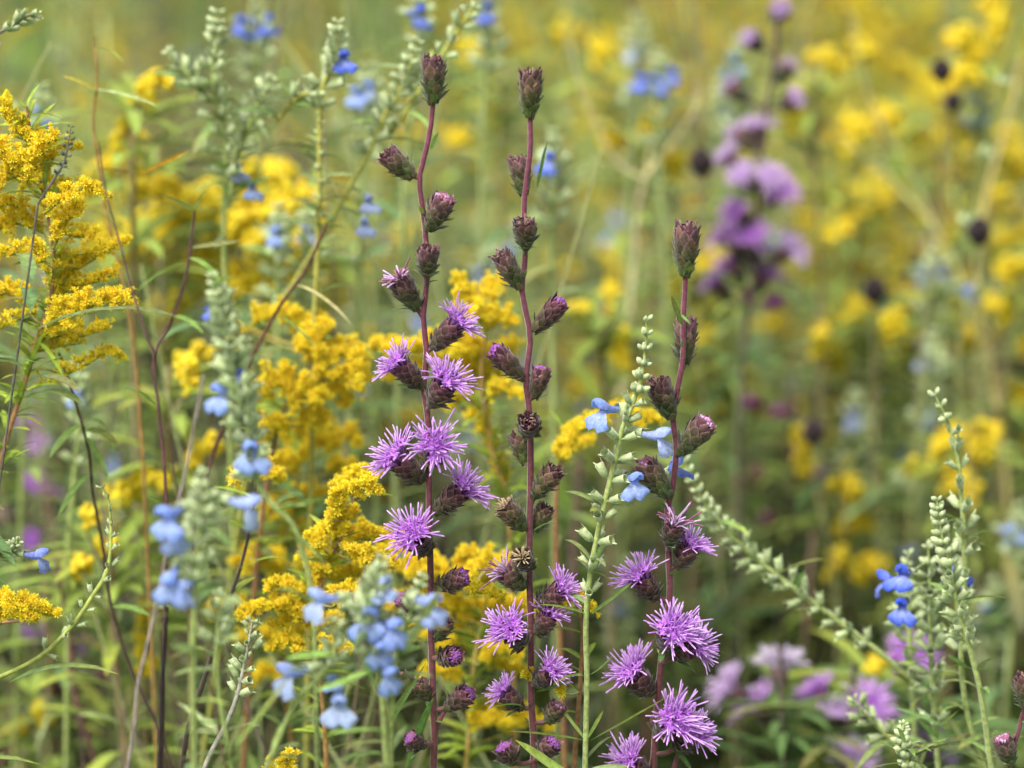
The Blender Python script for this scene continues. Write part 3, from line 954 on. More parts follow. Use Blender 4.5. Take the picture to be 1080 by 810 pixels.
goldenrod('sharp goldenrod whose plumes climb beside the tall blazing star on its shaded side',
    [(376, 520), (362, 560), (345, 600), (332, 640), (335, 700), (342, 760), (345, 820)], 1.325,
    [([(352, 548), (362, 526), (386, 512), (394, 520)], 13), ([(356, 530), (368, 512), (384, 500)], 11), ([(350, 572), (355, 548), (372, 548)], 15), ([(350, 586), (378, 568), (404, 572)], 17), ([(336, 585), (330, 572), (344, 560)], 14),
     ([(330, 622), (334, 604), (352, 606)], 18), ([(322, 644), (316, 632), (326, 622)], 14), ([(318, 655), (288, 642), (254, 652)], 11), ([(318, 630), (300, 620), (282, 622)], 10), ([(330, 665), (312, 654), (292, 664)], 12),
     ([(336, 672), (346, 656), (356, 660)], 12), ([(322, 690), (302, 680), (286, 688)], 9), ([(372, 590), (398, 596), (416, 600)], 10), ([(350, 640), (366, 628), (384, 634)], 12), ([(340, 690), (352, 680), (366, 684)], 10), ([(360, 575), (372, 590), (390, 590)], 13), ([(345, 610), (365, 612), (380, 606)], 14)], dens=1.4, leaf_n=46, stem_c=srgb(150, 112, 60))
goldenrod('loose goldenrod filling the gap behind the sharp climbing plumes',
    [(318, 470), (312, 520), (300, 580), (296, 640), (300, 720), (310, 800)], 1.47,
    [([(316, 490), (336, 470), (352, 476)], 14), ([(314, 500), (296, 488), (282, 500)], 14), ([(310, 540), (326, 522), (346, 526)], 13), ([(308, 545), (290, 535), (276, 548)], 13), ([(300, 600), (282, 590), (262, 604)], 13), ([(300, 580), (318, 566), (332, 572)], 14),
     ([(298, 690), (276, 672), (250, 676)], 11), ([(298, 610), (270, 590), (246, 596)], 11), ([(262, 640), (240, 640), (222, 650)], 10), ([(310, 600), (336, 590), (352, 596)], 13), ([(300, 640), (322, 628), (340, 634)], 13), ([(298, 680), (318, 672), (340, 678)], 12), ([(300, 720), (280, 712), (262, 720)], 10), ([(316, 470), (330, 450), (346, 452)], 13), ([(340, 470), (366, 462), (376, 470)], 11), ([(345, 500), (362, 492), (374, 500)], 10)], dens=1.4, leaf_n=70, stem_c=srgb(150, 120, 66))
goldenrod('soft goldenrod mass between the two tallest blazing stars',
    [(505, 305), (512, 350), (508, 400), (518, 470), (536, 540), (540, 640)], 1.44,
    [([(505, 330), (488, 312), (482, 298)], 10), ([(506, 330), (512, 312), (530, 302)], 14), ([(512, 350), (500, 332), (486, 340)], 16), ([(512, 350), (528, 340), (538, 345)], 14), ([(506, 380), (470, 366), (430, 372), (392, 366)], 14),
     ([(508, 400), (490, 380), (470, 384)], 18), ([(510, 400), (524, 384), (542, 366)], 16), ([(508, 390), (512, 372), (504, 366)], 16), ([(508, 430), (492, 420), (478, 432)], 14), ([(510, 430), (524, 412), (520, 400)], 14), ([(500, 400), (450, 388), (410, 402)], 11), ([(530, 520), (508, 448), (500, 440)], 11, .3), ([(512, 420), (536, 414), (548, 420)], 10, .3)], dens=1.4, leaf_n=70, leaf_zone=(.45, 1.0), stem_c=srgb(160, 128, 66))
goldenrod('low goldenrod glowing behind the stems of both tall blazing stars',
    [(520, 590), (512, 640), (500, 700), (496, 760), (490, 820)], 1.40,
    [([(470, 610), (445, 600), (420, 606)], 13), ([(500, 630), (516, 600), (542, 600)], 17), ([(505, 620), (488, 606), (472, 612)], 16), ([(500, 660), (480, 645), (462, 650)], 16), ([(500, 660), (512, 642), (530, 642)], 16), ([(495, 690), (480, 672), (470, 690)], 13),
     ([(490, 626), (512, 626), (533, 636)], 7, .4, -.1), ([(500, 765), (528, 748), (556, 756)], 13), ([(496, 770), (512, 762), (538, 770)], 12), ([(530, 775), (552, 762), (580, 768)], 12), ([(500, 690), (530, 706), (552, 706)], 8, .3), ([(530, 650), (552, 640), (560, 650)], 12), ([(470, 640), (458, 620), (440, 616)], 11), ([(480, 690), (452, 672), (430, 676)], 12), ([(485, 720), (462, 710), (444, 716)], 11), ([(470, 600), (430, 580), (400, 584)], 13), ([(480, 640), (440, 634), (412, 642)], 13), ([(505, 700), (526, 690), (546, 694)], 12), ([(505, 610), (500, 590), (486, 590)], 13)], dens=1.4, leaf_n=60, leaf_zone=(.3, 1.0), stem_c=srgb(176, 150, 74))
goldenrod('single arching goldenrod plume beside the blue sage flowers, bare below',
    [(668, 424), (632, 444), (605, 462), (590, 490), (586, 560), (590, 660)], 1.40,
    [([(588, 488), (602, 464), (628, 446), (668, 428)], 10), ([(592, 488), (606, 474), (622, 466)], 8), ([(660, 436), (676, 444), (694, 446)], 10)], dens=1.6, leaf_n=6)
goldenrod('lone yellow goldenrod spray lying level at the left edge low down',
    [(20, 655), (-4, 660), (-30, 690), (-40, 760)], 1.24, [([(-20, 640), (20, 640), (60, 652)], 11), ([(-20, 655), (10, 650), (40, 656)], 8)], dens=1.7, leaf_n=4)
goldenrod('small goldenrod tip just showing at the bottom edge under the grey sage',
    [(300, 806), (297, 830), (296, 870)], 1.262, [([(296, 822), (298, 806), (308, 800)], 10), ([(297, 826), (290, 812), (286, 806)], 8)], dens=1.6, leaf_n=6)
goldenrod('tiny goldenrod tuft behind the slender green sage stem',
    [(606, 634), (614, 660), (612, 720), (606, 800)], 1.285, [([(590, 640), (606, 632), (626, 644)], 7), ([(596, 732), (580, 720), (552, 712)], 6, .3)], dens=1.8, leaf_n=8)
goldenrod('dark stemmed goldenrod tuft between the front sages',
    [(270, 500), (268, 530), (256, 590), (236, 650), (216, 715), (198, 770), (190, 830)], 1.21, [([(272, 508), (258, 502), (250, 510)], 11), ([(272, 508), (284, 500), (298, 512)], 10), ([(270, 500), (272, 490), (280, 492)], 9)], dens=1.4, leaf_n=3, stem_c=srgb(60, 44, 36),
    leafy=[(262, 560, 240, 548, 8, .1), (252, 600, 300, 585, 8, .2)])


# ------------------------------------------------------------------ leafy and withered stems near the focus
def stalk(label, pix, Y, c, r=2.6, leaves=(), branches=(), name='withered_stalk', cat='plant stem', mat=None, group=None, knobs=0):
    u = upx(Y)
    P = path(pix, Y, 8 * len(pix))
    full = to_ground(P)
    root = thing(name, label, cat, (full[-1][0], full[-1][1], 0), group)
    mb = MB()
    k = len(full)
    wob = np.cumsum(nr.normal(0, u * .25, (k, 3)), 0) * np.array([1, 1, 0])
    mb.tube(full + wob * .6, u * np.linspace(r * .7, r * 1.15, k), 6, np.asarray(c) * nr.uniform(.8, 1.15, (k, 1)))
    for b in branches:
        mb.tube(path(b, Y, 12), u * np.linspace(r * .75, r * .4, 12), 5, c)
    mb.build('stem', mat or M_DRY, root)
    if leaves:
        lb = MB()
        for l in leaves:
            bx, by, tx, ty, wpx, droop = l[:6]
            lc = l[6] if len(l) > 6 else srgb(120, 148, 70)
            b3, t3 = at(bx, by, Y), at(tx, ty, Y + (l[7] if len(l) > 7 else -.01))
            L = np.linalg.norm(t3 - b3)
            lb.leaf(b3, t3 - b3 + np.array([0, 0, droop]) * L, L, wpx * u, droop, lc, 9, .3, rnd.uniform(-.5, .5))
        lb.build('foliage', M_LEAF, root)
    return root


DKB, PURB = srgb(64, 46, 42), srgb(92, 60, 62)
PALE, TAN, OCH = srgb(196, 188, 130), srgb(176, 150, 104), srgb(204, 150, 40)
stalk('dark brown forked stem with narrow pale leaves at the left of the blue sages',
    [(205, 222), (198, 285), (181, 338), (162, 378), (167, 430), (175, 520), (173, 620), (171, 720), (170, 820)], 1.20, PURB, 2.1,
    [(206, 224, 163, 203, 8, .1), (202, 262, 252, 254, 12, -.05, PALE), (196, 278, 148, 308, 10, .35), (198, 272, 232, 302, 8, .5), (182, 336, 162, 330, 7, .1), (180, 334, 214, 352, 9, .4), (166, 430, 120, 400, 7, .3), (176, 540, 150, 520, 7, .2), (205, 222, 222, 195, 6, .1)],
    [[(163, 376), (150, 340), (138, 300), (128, 262), (112, 205), (104, 150)]])
stalk('bent brown stem with drooping green leaves crossing below the left goldenrod',
    [(62, 372), (78, 420), (92, 470), (98, 520), (110, 580), (117, 630), (128, 670), (146, 720), (170, 770), (190, 830)], 1.36, srgb(78, 62, 48), 2.2,
    [(84, 448, 58, 480, 9, .4), (88, 455, 128, 470, 9, .5), (90, 460, 110, 500, 8, .3), (86, 450, 120, 440, 8, .6), (95, 500, 70, 540, 8, .5), (118, 640, 160, 650, 8, .3)])
stalk('grey weathered stalk rising past the front sage flowers',
    [(215, 395), (205, 450), (195, 500), (180, 560), (168, 620), (155, 680), (145, 720), (140, 770), (130, 830)], 1.15, srgb(140, 126, 118), 2.2)
stalk('slanted reddish brown stem behind the rounded goldenrod clumps',
    [(345, 236), (322, 285), (296, 322), (266, 376), (240, 440), (222, 490), (205, 560), (200, 640)], 1.40, srgb(96, 68, 52), 2.6,
    [(300, 318, 250, 308, 7, .1, PALE * .8), (310, 300, 362, 340, 7, .4, PALE), (290, 330, 330, 365, 7, .2), (266, 376, 310, 365, 8, .1), (330, 262, 306, 240, 6, .1)])
stalk('thin dark stem with an ochre curled leaf above the left goldenrod haze',
    [(100, 40), (102, 90), (98, 130), (104, 178), (112, 230), (126, 290), (140, 370), (150, 480)], 1.42, srgb(150, 118, 66), 2.0,
    [(104, 178, 150, 184, 7, .05, srgb(120, 100, 40)), (148, 184, 196, 160, 10, -.1, OCH), (100, 94, 165, 112, 9, .1, srgb(170, 186, 120)), (102, 96, 65, 80, 9, .1, srgb(200, 180, 50)), (100, 52, 130, 66, 8, .5, srgb(170, 180, 80))])

exec_bg = True
# ------------------------------------------------------------------ blurred plants behind
def far_gold(label, plist, Y, group=None, tone=1.0, rad=15):
    """plist: plume tips as (px, py, tilt dx, length px)"""
    u = upx(Y)
    R = random.Random(int(plist[0][0] * 13 + plist[0][1]))
    cx = sum(p[0] for p in plist) / len(plist)
    top = min(p[1] for p in plist)
    low = max(p[1] for p in plist)
    P = spline([at(cx, top + 5, Y), at(cx + R.uniform(-6, 6), (top + low) / 2 + 40, Y), at(cx + R.uniform(-20, 20), low + 160, Y)], 14)
    full = to_ground(P)
    root = thing('goldenrod', label, 'wildflower', (full[-1][0], full[-1][1], 0), group)
    mb = MB()
    mb.tube(full, .0016, 5, srgb(130, 110, 60))
    lb = MB()
    for (px, py, dx, ln) in plist:
        dY = R.uniform(-.05, .05)
        pts = [at(px - dx * ln * .5, py + ln * .5, Y + dY), at(px, py - 2, Y + dY), at(px + dx * ln * .6, py + (0 if dx else -ln * .4), Y + dY)]
        plume(pts, R, rad * 1.2, u, 1.5, GFAR, 9.5, tone).build('plume', M_GOLD, root)
        st = near(P, pts[0] + np.array([0, 0, -.03]))
        mb.tube([st, pts[0]], .001, 4, srgb(140, 130, 60))
    for i in range(60):
        p = full[R.randrange(2, len(full) - 2)] + jit(.002)
        a = R.uniform(0, 6.28)
        lb.leaf(p, (math.cos(a), math.sin(a), R.uniform(.2, .8)), R.uniform(.03, .07), .007, .35, srgb(154, 174, 78) * R.uniform(.5, 1.1), 5)
    mb.build('stem', M_STEM, root)
    lb.build('foliage', M_LEAF, root)
    return root


far_gold('hazy golden goldenrod spreading above the front blue sages', [(115, 190, 1, 60), (160, 240, .6, 60), (200, 230, 1, 60), (170, 210, -1, 50), (230, 265, 1, 60), (130, 150, 0, 40)], 1.72)
far_gold('hazy golden goldenrod just past the straight pale sage spike', [(270, 230, 1, 60), (300, 262, -1, 60), (255, 200, 0, 60), (310, 220, 1, 40), (270, 290, 1, 60), (280, 310, -1, 50)], 1.66)
far_gold('soft golden goldenrod haze between the left plumes and the pale sage spike', [(150, 275, .8, 50), (185, 285, -.6, 50), (215, 300, .8, 50), (215, 215, .5, 40), (245, 250, .6, 40), (120, 260, .6, 40), (180, 330, .4, 40)], 1.78, rad=17)
far_gold('soft golden goldenrod haze behind the slanting beaded sage', [(330, 250, .6, 40), (345, 285, -.6, 40), (310, 300, .5, 40), (290, 190, .4, 40), (350, 320, .4, 30)], 1.84, rad=15)
far_gold('blurred goldenrod above the yellow green slanting stalk', [(850, 100, .4, 30), (870, 70, -.4, 30), (835, 130, .3, 30), (905, 60, .4, 30)], 2.0, rad=12)
far_gold('blurred goldenrod wisps between the far blue bloom and the pale forked stalk', [(690, 130, .4, 36), (712, 180, -.3, 30), (650, 150, .5, 30), (630, 60, .3, 30)], 2.05, rad=12)
far_gold('blurred goldenrod wisps by the top edge between the two tallest blazing stars', [(500, 60, .4, 36), (520, 120, -.4, 30), (600, 40, .5, 30), (480, 150, .3, 30)], 2.15, rad=11)
far_gold('blurred goldenrod beside the brownish seed head', [(900, 330, .5, 34), (940, 350, .4, 30), (880, 380, -.4, 30), (960, 320, .4, 30)], 2.0, rad=11)
far_gold('blurred goldenrod right of the dark topped blazing star, under the purple tower', [(745, 400, .4, 30), (770, 440, -.4, 30), (735, 360, .3, 30), (860, 360, .3, 30)], 2.0, rad=10)
far_gold('blurred goldenrod at the right edge behind the tan stalk', [(1070, 290, .4, 34), (1055, 330, -.4, 30), (1075, 420, .3, 34), (1020, 360, .3, 30)], 1.95, rad=12)
far_gold('slim leaning goldenrod wand below the pale upper leaves', [(165, 92, .8, 36), (145, 118, .6, 40), (130, 145, .5, 40)], 1.62, rad=9)
far_gold('blurred goldenrod low behind the forked brown stem', [(150, 512, 1, 40), (130, 525, 1, 30), (205, 380, .6, 40), (215, 480, .5, 40), (195, 400, 0, 30)], 1.55, rad=11)
far_gold('blurred pair of yellow goldenrod dots beside the straight blazing star', [(640, 312, .3, 18), (634, 337, .3, 18), (612, 330, -.5, 22), (655, 372, 0, 40)], 1.75, rad=8)
far_gold('blurred goldenrod wisps behind the dark topped blazing star', [(742, 285, 1, 30), (720, 305, .8, 30), (758, 278, 1, 20)], 2.0, rad=9)
far_gold('far bright goldenrod patch under the two dark seed heads', [(900, 235, 1, 50), (915, 215, .8, 40), (880, 250, .5, 40), (925, 130, .5, 40), (895, 150, 0, 40)], 2.2, rad=13)
far_gold('far goldenrod glowing near the upper right corner', [(1010, 90, .5, 50), (1045, 20, 0, 60), (1020, 50, -.5, 50), (1068, 180, 0, 40), (1005, 140, .5, 40)], 2.1, rad=13)
far_gold('orange goldenrod blur behind the upright sage cluster', [(1000, 470, .8, 40), (1030, 490, .5, 40), (1015, 520, -.5, 40), (985, 500, -1, 40), (1040, 460, .2, 40)], 1.85, rad=12, tone=.95)
far_gold('orange goldenrod blur between the leaning sage and the upright cluster', [(900, 555, .5, 40), (880, 590, .3, 40), (915, 600, .5, 40), (845, 480, 0, 60), (890, 520, -.3, 30)], 1.9, rad=11, tone=.9)
far_gold('one small orange goldenrod dot above the lilac heads', [(921, 712, .2, 12), (925, 706, -.2, 10)], 1.6, rad=8, tone=.9)
far_gold('blurred goldenrod low among dark stems at lower left', [(95, 548, .2, 30), (85, 600, .3, 30), (150, 660, 0, 50), (110, 580, .3, 24), (155, 700, .2, 30)], 1.5, rad=9, tone=.9)
far_gold('dim goldenrod tufts low at the left corner', [(20, 770, .4, 26), (45, 760, .3, 24), (75, 600, .4, 24)], 1.6, rad=9, tone=.8)


# far blazing stars with their own heads
def far_star(label, stem_pix, Y, heads, group=None, tone=1.0):
    u = upx(Y)
    R = random.Random(int(stem_pix[0][0]))
    P = path(stem_pix, Y, 30)
    full = to_ground(P)
    root = thing('blazing_star', label, 'wildflower', (full[-1][0], full[-1][1], 0), group)
    mb = MB()
    mb.tube(full, u * 2.8, 6, srgb(84, 66, 58))
    for (px, py, r, kind) in heads:
        c = at(px, py, Y + R.uniform(-.02, .02))
        st = near(P, c + np.array([0, 0, -r * u * .8]))
        ax = unit((c - st) * np.array([1, 1, 1]) + np.array([0, -.4, .5]) * r * u + np.array([0, 0, .002]))
        L = r * u * 1.2
        W = 21 * u
        cup = c - ax * L * .9
        hb, B = bract_head(cup, ax, W * 1.1, W, (GREEN_B * .5, DARK_B), R) if kind != 'pod' else bract_head(cup, ax, W, W * .9, (DARK_B * 1.2, srgb(150, 60, 96)), R)
        hb.tube([st, (st + cup) / 2, cup + ax * W * .1], u * 2.0, 5, srgb(90, 74, 56))
        ho = hb.build('flower_head' if kind != 'pod' else 'flower_bud', M_BRACT, root)
        if kind == 'pod':
            floret_tuft(cup, ax, W, W * .9, 'bud', R, W, B).build('floret_tuft', M_LILAC, ho)
        else:
            fb = floret_tuft(cup, ax, W * 1.1, W, 'open', R, r * u * .95, B, .3)
            if kind == 'pale':
                fb.c = [np.clip(np.asarray(c_) * .6 + .34, 0, .85) for c_ in fb.c]
            if kind == 'white':
                fb.c = [np.clip(np.asarray(c_) * .35 + .56, 0, .88) for c_ in fb.c]
            if kind == 'deep':
                fb.c = [np.asarray(c_) * np.array([.9, .82, .95]) for c_ in fb.c]
            fb.build('floret_tuft', M_LILAC, ho)
    mb.build('stem', M_STEM, root)
    lb = MB()
    for i in range(40):
        p = full[R.randrange(14, len(full) - 2)]
        a = R.uniform(0, 6.28)
        lb.leaf(p, (math.cos(a), math.sin(a), .6), R.uniform(.03, .08), .005, .4, srgb(96, 124, 66), 5)
    lb.build('foliage', M_LEAF, root)
    return root


far_star('blurred blazing star tower of purple and pink heads behind the dark topped one',
    [(820, 8), (818, 60), (808, 120), (800, 180), (798, 240), (794, 300), (786, 360), (780, 460)], 1.80,
    [(822, 14, 10, 'pale'), (778, 98, 12, 'pale'), (797, 46, 9, 'pale'), (826, 78, 12, 'pale'), (831, 108, 11, 'pale'), (800, 137, 20, 'pale'), (784, 145, 16, 'pale'), (770, 168, 20, 'pale'), (784, 188, 19, 'pale'), (822, 198, 27, 'open'), (810, 190, 19, 'pale'), (768, 247, 28, 'open'), (790, 246, 30, 'open'), (806, 288, 25, 'open'), (772, 280, 23, 'open'), (758, 302, 19, 'open'), (796, 268, 22, 'open'), (834, 262, 25, 'pale'), (778, 225, 19, 'open'), (790, 306, 18, 'pod'), (815, 318, 12, 'pod')])
far_star('blurred blazing star with round magenta buds, right of the leaning sage tip',
    [(836, 395), (838, 430), (842, 480), (832, 540), (826, 620)], 1.95,
    [(793, 424, 14, 'pod'), (822, 436, 12, 'pod'), (833, 440, 12, 'pod'), (840, 453, 12, 'pod'), (850, 452, 12, 'pod'), (829, 436, 10, 'pod'), (839, 480, 12, 'pod'), (800, 500, 12, 'pod'), (783, 510, 12, 'pod'), (810, 548, 13, 'pod'), (860, 500, 10, 'pod')])
far_star('blurred blazing star with a pale top and lilac heads low beyond the tall ones',
    [(822, 680), (824, 720), (826, 780), (830, 840)], 1.55,
    [(822, 695, 32, 'white'), (764, 722, 32, 'pale'), (794, 740, 30, 'open')])
far_star('blurred lilac blazing star under the leaning sage stem',
    [(900, 700), (898, 740), (892, 790), (890, 840)], 1.55,
    [(860, 728, 28, 'open'), (886, 750, 28, 'pale'), (922, 740, 34, 'open'), (902, 795, 34, 'pale')])
far_star('blurred lilac blazing star among the feet of the upright sage cluster',
    [(965, 660), (968, 720), (972, 780), (976, 850)], 1.55,
    [(956, 686, 24, 'open'), (974, 692, 22, 'open'), (972, 776, 40, 'open'), (985, 800, 30, 'pale'), (945, 694, 14, 'pod')])
far_star('blurred violet blazing star low at the left edge under the goldenrod',
    [(26, 450), (32, 520), (40, 600), (44, 700)], 1.8,
    [(29, 455, 16, 'open'), (38, 470, 14, 'pale'), (36, 510, 13, 'open'), (50, 530, 11, 'deep'), (4, 545, 12, 'pod'), (34, 572, 13, 'deep'), (36, 664, 17, 'open'), (60, 720, 12, 'pod'), (108, 712, 11, 'pod'), (80, 680, 11, 'deep')])

# dark round seed heads on bare stalks
def seed_tpl():
    mb = MB()
    s = np.linspace(0, 1, 8)
    mb.tube(np.stack([0 * s, 0 * s, s * 1.15], 1), .5 * np.sin(PI * np.clip(s, .05, .97)) ** .65, 9, srgb(40, 30, 32))
    for i in range(90):
        f = (i + .5) / 90
        a = i * 2.39996
        z = f
        r = .5 * math.sin(PI * min(.97, max(.05, f))) ** .65
        o = np.array([math.cos(a), math.sin(a), 0])
        p = o * r * .92 + np.array([0, 0, z * 1.15])
        d = unit(o + np.array([0, 0, (f - .4) * 1.8]))
        mb.tube([p, p + d * .09], [.03, .012], 3, srgb(84, 66, 58))
    return mb.arrays()


SEED = seed_tpl()


def seed_stalk(label, px, py, Y, dia, stem_pix=None, group=None):
    u = upx(Y)
    c = at(px, py, Y)
    sp = [(px, py)] + (stem_pix or [(px + rnd.uniform(-8, 8), py + 60), (px + rnd.uniform(-22, 22), py + 140), (px + rnd.uniform(-40, 40), py + 260)])
    P = path(sp, Y, 16)
    full = to_ground(P)
    root = thing('coneflower_seed_head', label, 'seed head', (full[-1][0], full[-1][1], 0), group)
    mb = MB()
    mb.tube(full, u * np.linspace(1.0, 1.8, len(full)), 6, srgb(140, 136, 84))
    mb.build('stem', M_DRY, root)
    hb = MB()
    hb.tpl(SEED, basis(P[0] - P[2] + np.array([0, -.001, 0])), c - unit(P[0] - P[2]) * dia * u * .5, dia * u)
    hb.build('seed_cone', M_SEED, root)


seed_stalk('dark seed head left of the blurred purple tower', 740, 173, 1.78, 26)
seed_stalk('dark seed head high above the upright sage cluster', 1032, 246, 1.78, 26)
seed_stalk('smaller dark seed head near the upper right corner', 993, 76, 1.86, 23)
seed_stalk('dark seed head just under the smaller one near the upper right corner', 1005, 109, 1.9, 20)
seed_stalk('dim seed head beside the magenta buds', 858, 457, 1.78, 25)
seed_stalk('brownish seed head between the purple tower and the tan stalk', 922, 308, 1.86, 26)

# bare blurred stalks
stalk('tall tan bent stalk crossing behind the upright sage cluster', [(1078, 60), (1062, 130), (1042, 200), (1030, 290), (1044, 380), (1058, 470), (1064, 560), (1070, 700), (1078, 830)], 1.95, srgb(206, 188, 120), 2.8)
stalk('pale forked stalk curving up right of the straight blazing star', [(738, 84), (733, 115), (710, 150), (682, 185), (672, 230), (664, 320), (650, 440)], 1.85, srgb(200, 188, 140), 2.5, branches=[[(680, 190), (650, 170), (628, 130), (612, 90), (600, 40)], [(682, 186), (688, 150), (704, 110)]])
stalk('long yellow green stalk slanting down across the yellow haze', [(842, 70), (866, 110), (892, 148), (940, 190), (985, 240), (1015, 300), (1030, 380)], 2.0, srgb(196, 192, 124), 2.4, branches=[[(985, 240), (960, 180), (920, 110), (905, 60), (900, 10)]])
stalk('slanting green stalk crossing behind the pale upper sages', [(280, 20), (310, 60), (345, 110), (385, 150), (420, 180), (450, 240), (470, 330)], 1.8, srgb(158, 168, 104), 2.8)
stalk('faint brown stalk behind the leaning sage', [(700, 560), (690, 620), (684, 700), (680, 800)], 1.8, srgb(120, 84, 66), 4)
stalk('brown stalk rising beyond the lilac heads', [(858, 560), (854, 620), (850, 680), (846, 780)], 1.8, srgb(126, 92, 76), 3.4)
stalk('dusky upright stalk between the straight and dark topped blazing stars', [(612, 480), (606, 560), (600, 650), (596, 760)], 1.7, srgb(110, 82, 74), 4.5)
stalk('black rotting stem low in front of the front sage', [(176, 640), (172, 700), (170, 760), (168, 830)], 1.17, srgb(40, 32, 30), 3.2)
stalk('reddish stem leaning low at the left corner', [(60, 590), (72, 660), (80, 730), (100, 800), (112, 850)], 1.5, srgb(112, 72, 74), 3)


# blue flowers further back
def far_blue(label, px, py, Y, n=2, size=30, tint=BLUE):
    s = blue_sage(label, [dict(pix=[(px + 3, py - 24), (px + 4, py + 10), (px + 1, py + 60), (px + rnd.uniform(-12, 12), py + 160)], spike=(0, .55), gap=16, size=16, bud=.2, n=5)], Y,
        [(px + i * 14 - (n - 1) * 7 + rnd.uniform(-3, 3), py + rnd.uniform(-5, 9), rnd.uniform(-.7, .7), -.1, -.8, size, np.asarray(tint)) for i in range(n)])
    return s


for (x, y, Y, n, sz, tint, lab) in [
    (268, 24, 1.72, 3, 30, BLUE_D, 'far sage with a wide vivid blue bloom near the top edge above the pale spikes'),
    (438, 17, 1.62, 1, 36, BLUE_D, 'far sage with one vivid blue bloom directly above the tall blazing star'),
    (383, 96, 1.66, 2, 30, BLUE, 'far sage with two stacked blue blooms left of the tall blazing star top'),
    (512, 6, 1.75, 1, 34, BLUE_D, 'far sage bloom cut by the top edge between the two tallest blazing stars'),
    (694, 80, 1.85, 3, 28, BLUE_D, 'far sage with a broad bright blue bloom right of the straight blazing star top'),
    (581, 164, 1.62, 1, 34, BLUE_D, 'far sage with one small blue bloom touching the upper straight blazing star'),
    (670, 44, 1.95, 1, 30, BLUE_L * .8, 'far sage with one pale blue bloom above the broad bright one'),
    (776, 68, 1.9, 1, 36, BLUE, 'far sage bloom tucked beside the pink top of the purple tower'),
    (757, 105, 2.0, 1, 28, BLUE_L * .6, 'far pale sage bloom left of the purple tower'),
    (291, 243, 1.58, 1, 32, BLUE * .9, 'far blue sage bloom in the golden haze, first of two side by side'),
    (323, 241, 1.60, 1, 30, BLUE_L * .6, 'far lavender blue sage bloom in the golden haze, second of two side by side'),
    (40, 118, 1.6, 1, 34, BLUE, 'far blue sage bloom just above the left goldenrod'),
    (980, 376, 1.9, 1, 30, BLUE_L * .7, 'far pale blue sage bloom above the upright sage cluster'),
    (1071, 558, 1.72, 2, 28, BLUE, 'far blue sage bloom at the edge beside the tan stalk'),
    (1045, 638, 1.8, 1, 34, BLUE * .7, 'far dusky blue sage bloom low beside the tan stalk'),
    (1033, 112, 2.1, 1, 34, BLUE, 'far blue sage bloom below the upper right goldenrod'),
    (982, 286, 1.95, 2, 28, BLUE_L * .5, 'far dusky lavender sage bloom between seed head and tan stalk'),
    (512, 284, 1.7, 2, 26, BLUE_L * .45, 'far dull lavender sage bloom between the two tallest blazing stars'),
    (80, 412, 1.5, 1, 28, BLUE, 'far blue sage bloom under the left goldenrod plumes'),
    (900, 438, 1.95, 1, 34, BLUE_L * .6, 'far pale sage bloom right of the magenta buds'),
    (650, 640, 1.8, 1, 26, BLUE_L * .4, 'far greyish blue sage bloom beside the slender green sage stem'),
]:
    far_blue(lab, x, y, Y, n, sz, tint)

# ------------------------------------------------------------------ the meadow behind: repeated plants
def children_of(o):
    return list(o.children)


def dup(root, loc, rz, sc_=1.0, label=None, group=None):
    r = root.copy()
    COL.objects.link(r)
    r.location = loc
    r.rotation_euler = (0, 0, rz)
    r.scale = (sc_,) * 3
    if label:
        r['label'] = label
    if group:
        r['group'] = group
    for ch in root.children:
        c = ch.copy()
        COL.objects.link(c)
        c.parent = r
        for g in ch.children:
            d = g.copy()
            COL.objects.link(d)
            d.parent = c
    return r


def proto_gold(seed, h):
    R = random.Random(seed)
    root = thing('goldenrod', 'hazy yellow goldenrod standing in the far meadow', 'wildflower', (0, 0, 0), 'hazy goldenrod of the far meadow')
    mb, gb, lb = MB(), MB(), MB()
    P = spline([(0, 0, 0), (R.uniform(-.03, .03), R.uniform(-.03, .03), h * .5), (R.uniform(-.05, .05), R.uniform(-.05, .05), h)], 20)
    mb.tube(P, np.linspace(.0022, .001, 20), 5, srgb(132, 112, 64))
    for i in range(9):
        f = .72 + .28 * (i + .5) / 13
        p = P[int(f * 19)]
        a = i * 2.4 + R.uniform(-.4, .4)
        L = .075 * (1.15 - (f - .72) / .28 * .75)
        o = np.array([math.cos(a), math.sin(a), 0])
        pts = [p, p + o * L * .45 + np.array([0, 0, L * .55]), p + o * L * .9 + np.array([0, 0, L * .7])]
        pm = plume(pts, R, 13, .0004, .55, GFAR, 10, R.uniform(.85, 1.05))
        gb.v += pm.v; gb.c += pm.c
        gb.q += [q + gb.n for q in pm.q]
        gb.n += pm.n
    for i in range(80):
        f = R.random() ** .8
        p = P[int(f * 18)]
        a = R.uniform(0, 6.28)
        lb.leaf(p, (math.cos(a), math.sin(a), R.uniform(.1, .8)), R.uniform(.04, .08), .009, .35, srgb(146, 174, 86) * R.uniform(.45, 1.15), 5)
    mb.build('stem', M_STEM, root)
    gb.build('plume', M_GOLD, root)
    lb.build('foliage', M_LEAF, root)
    return root


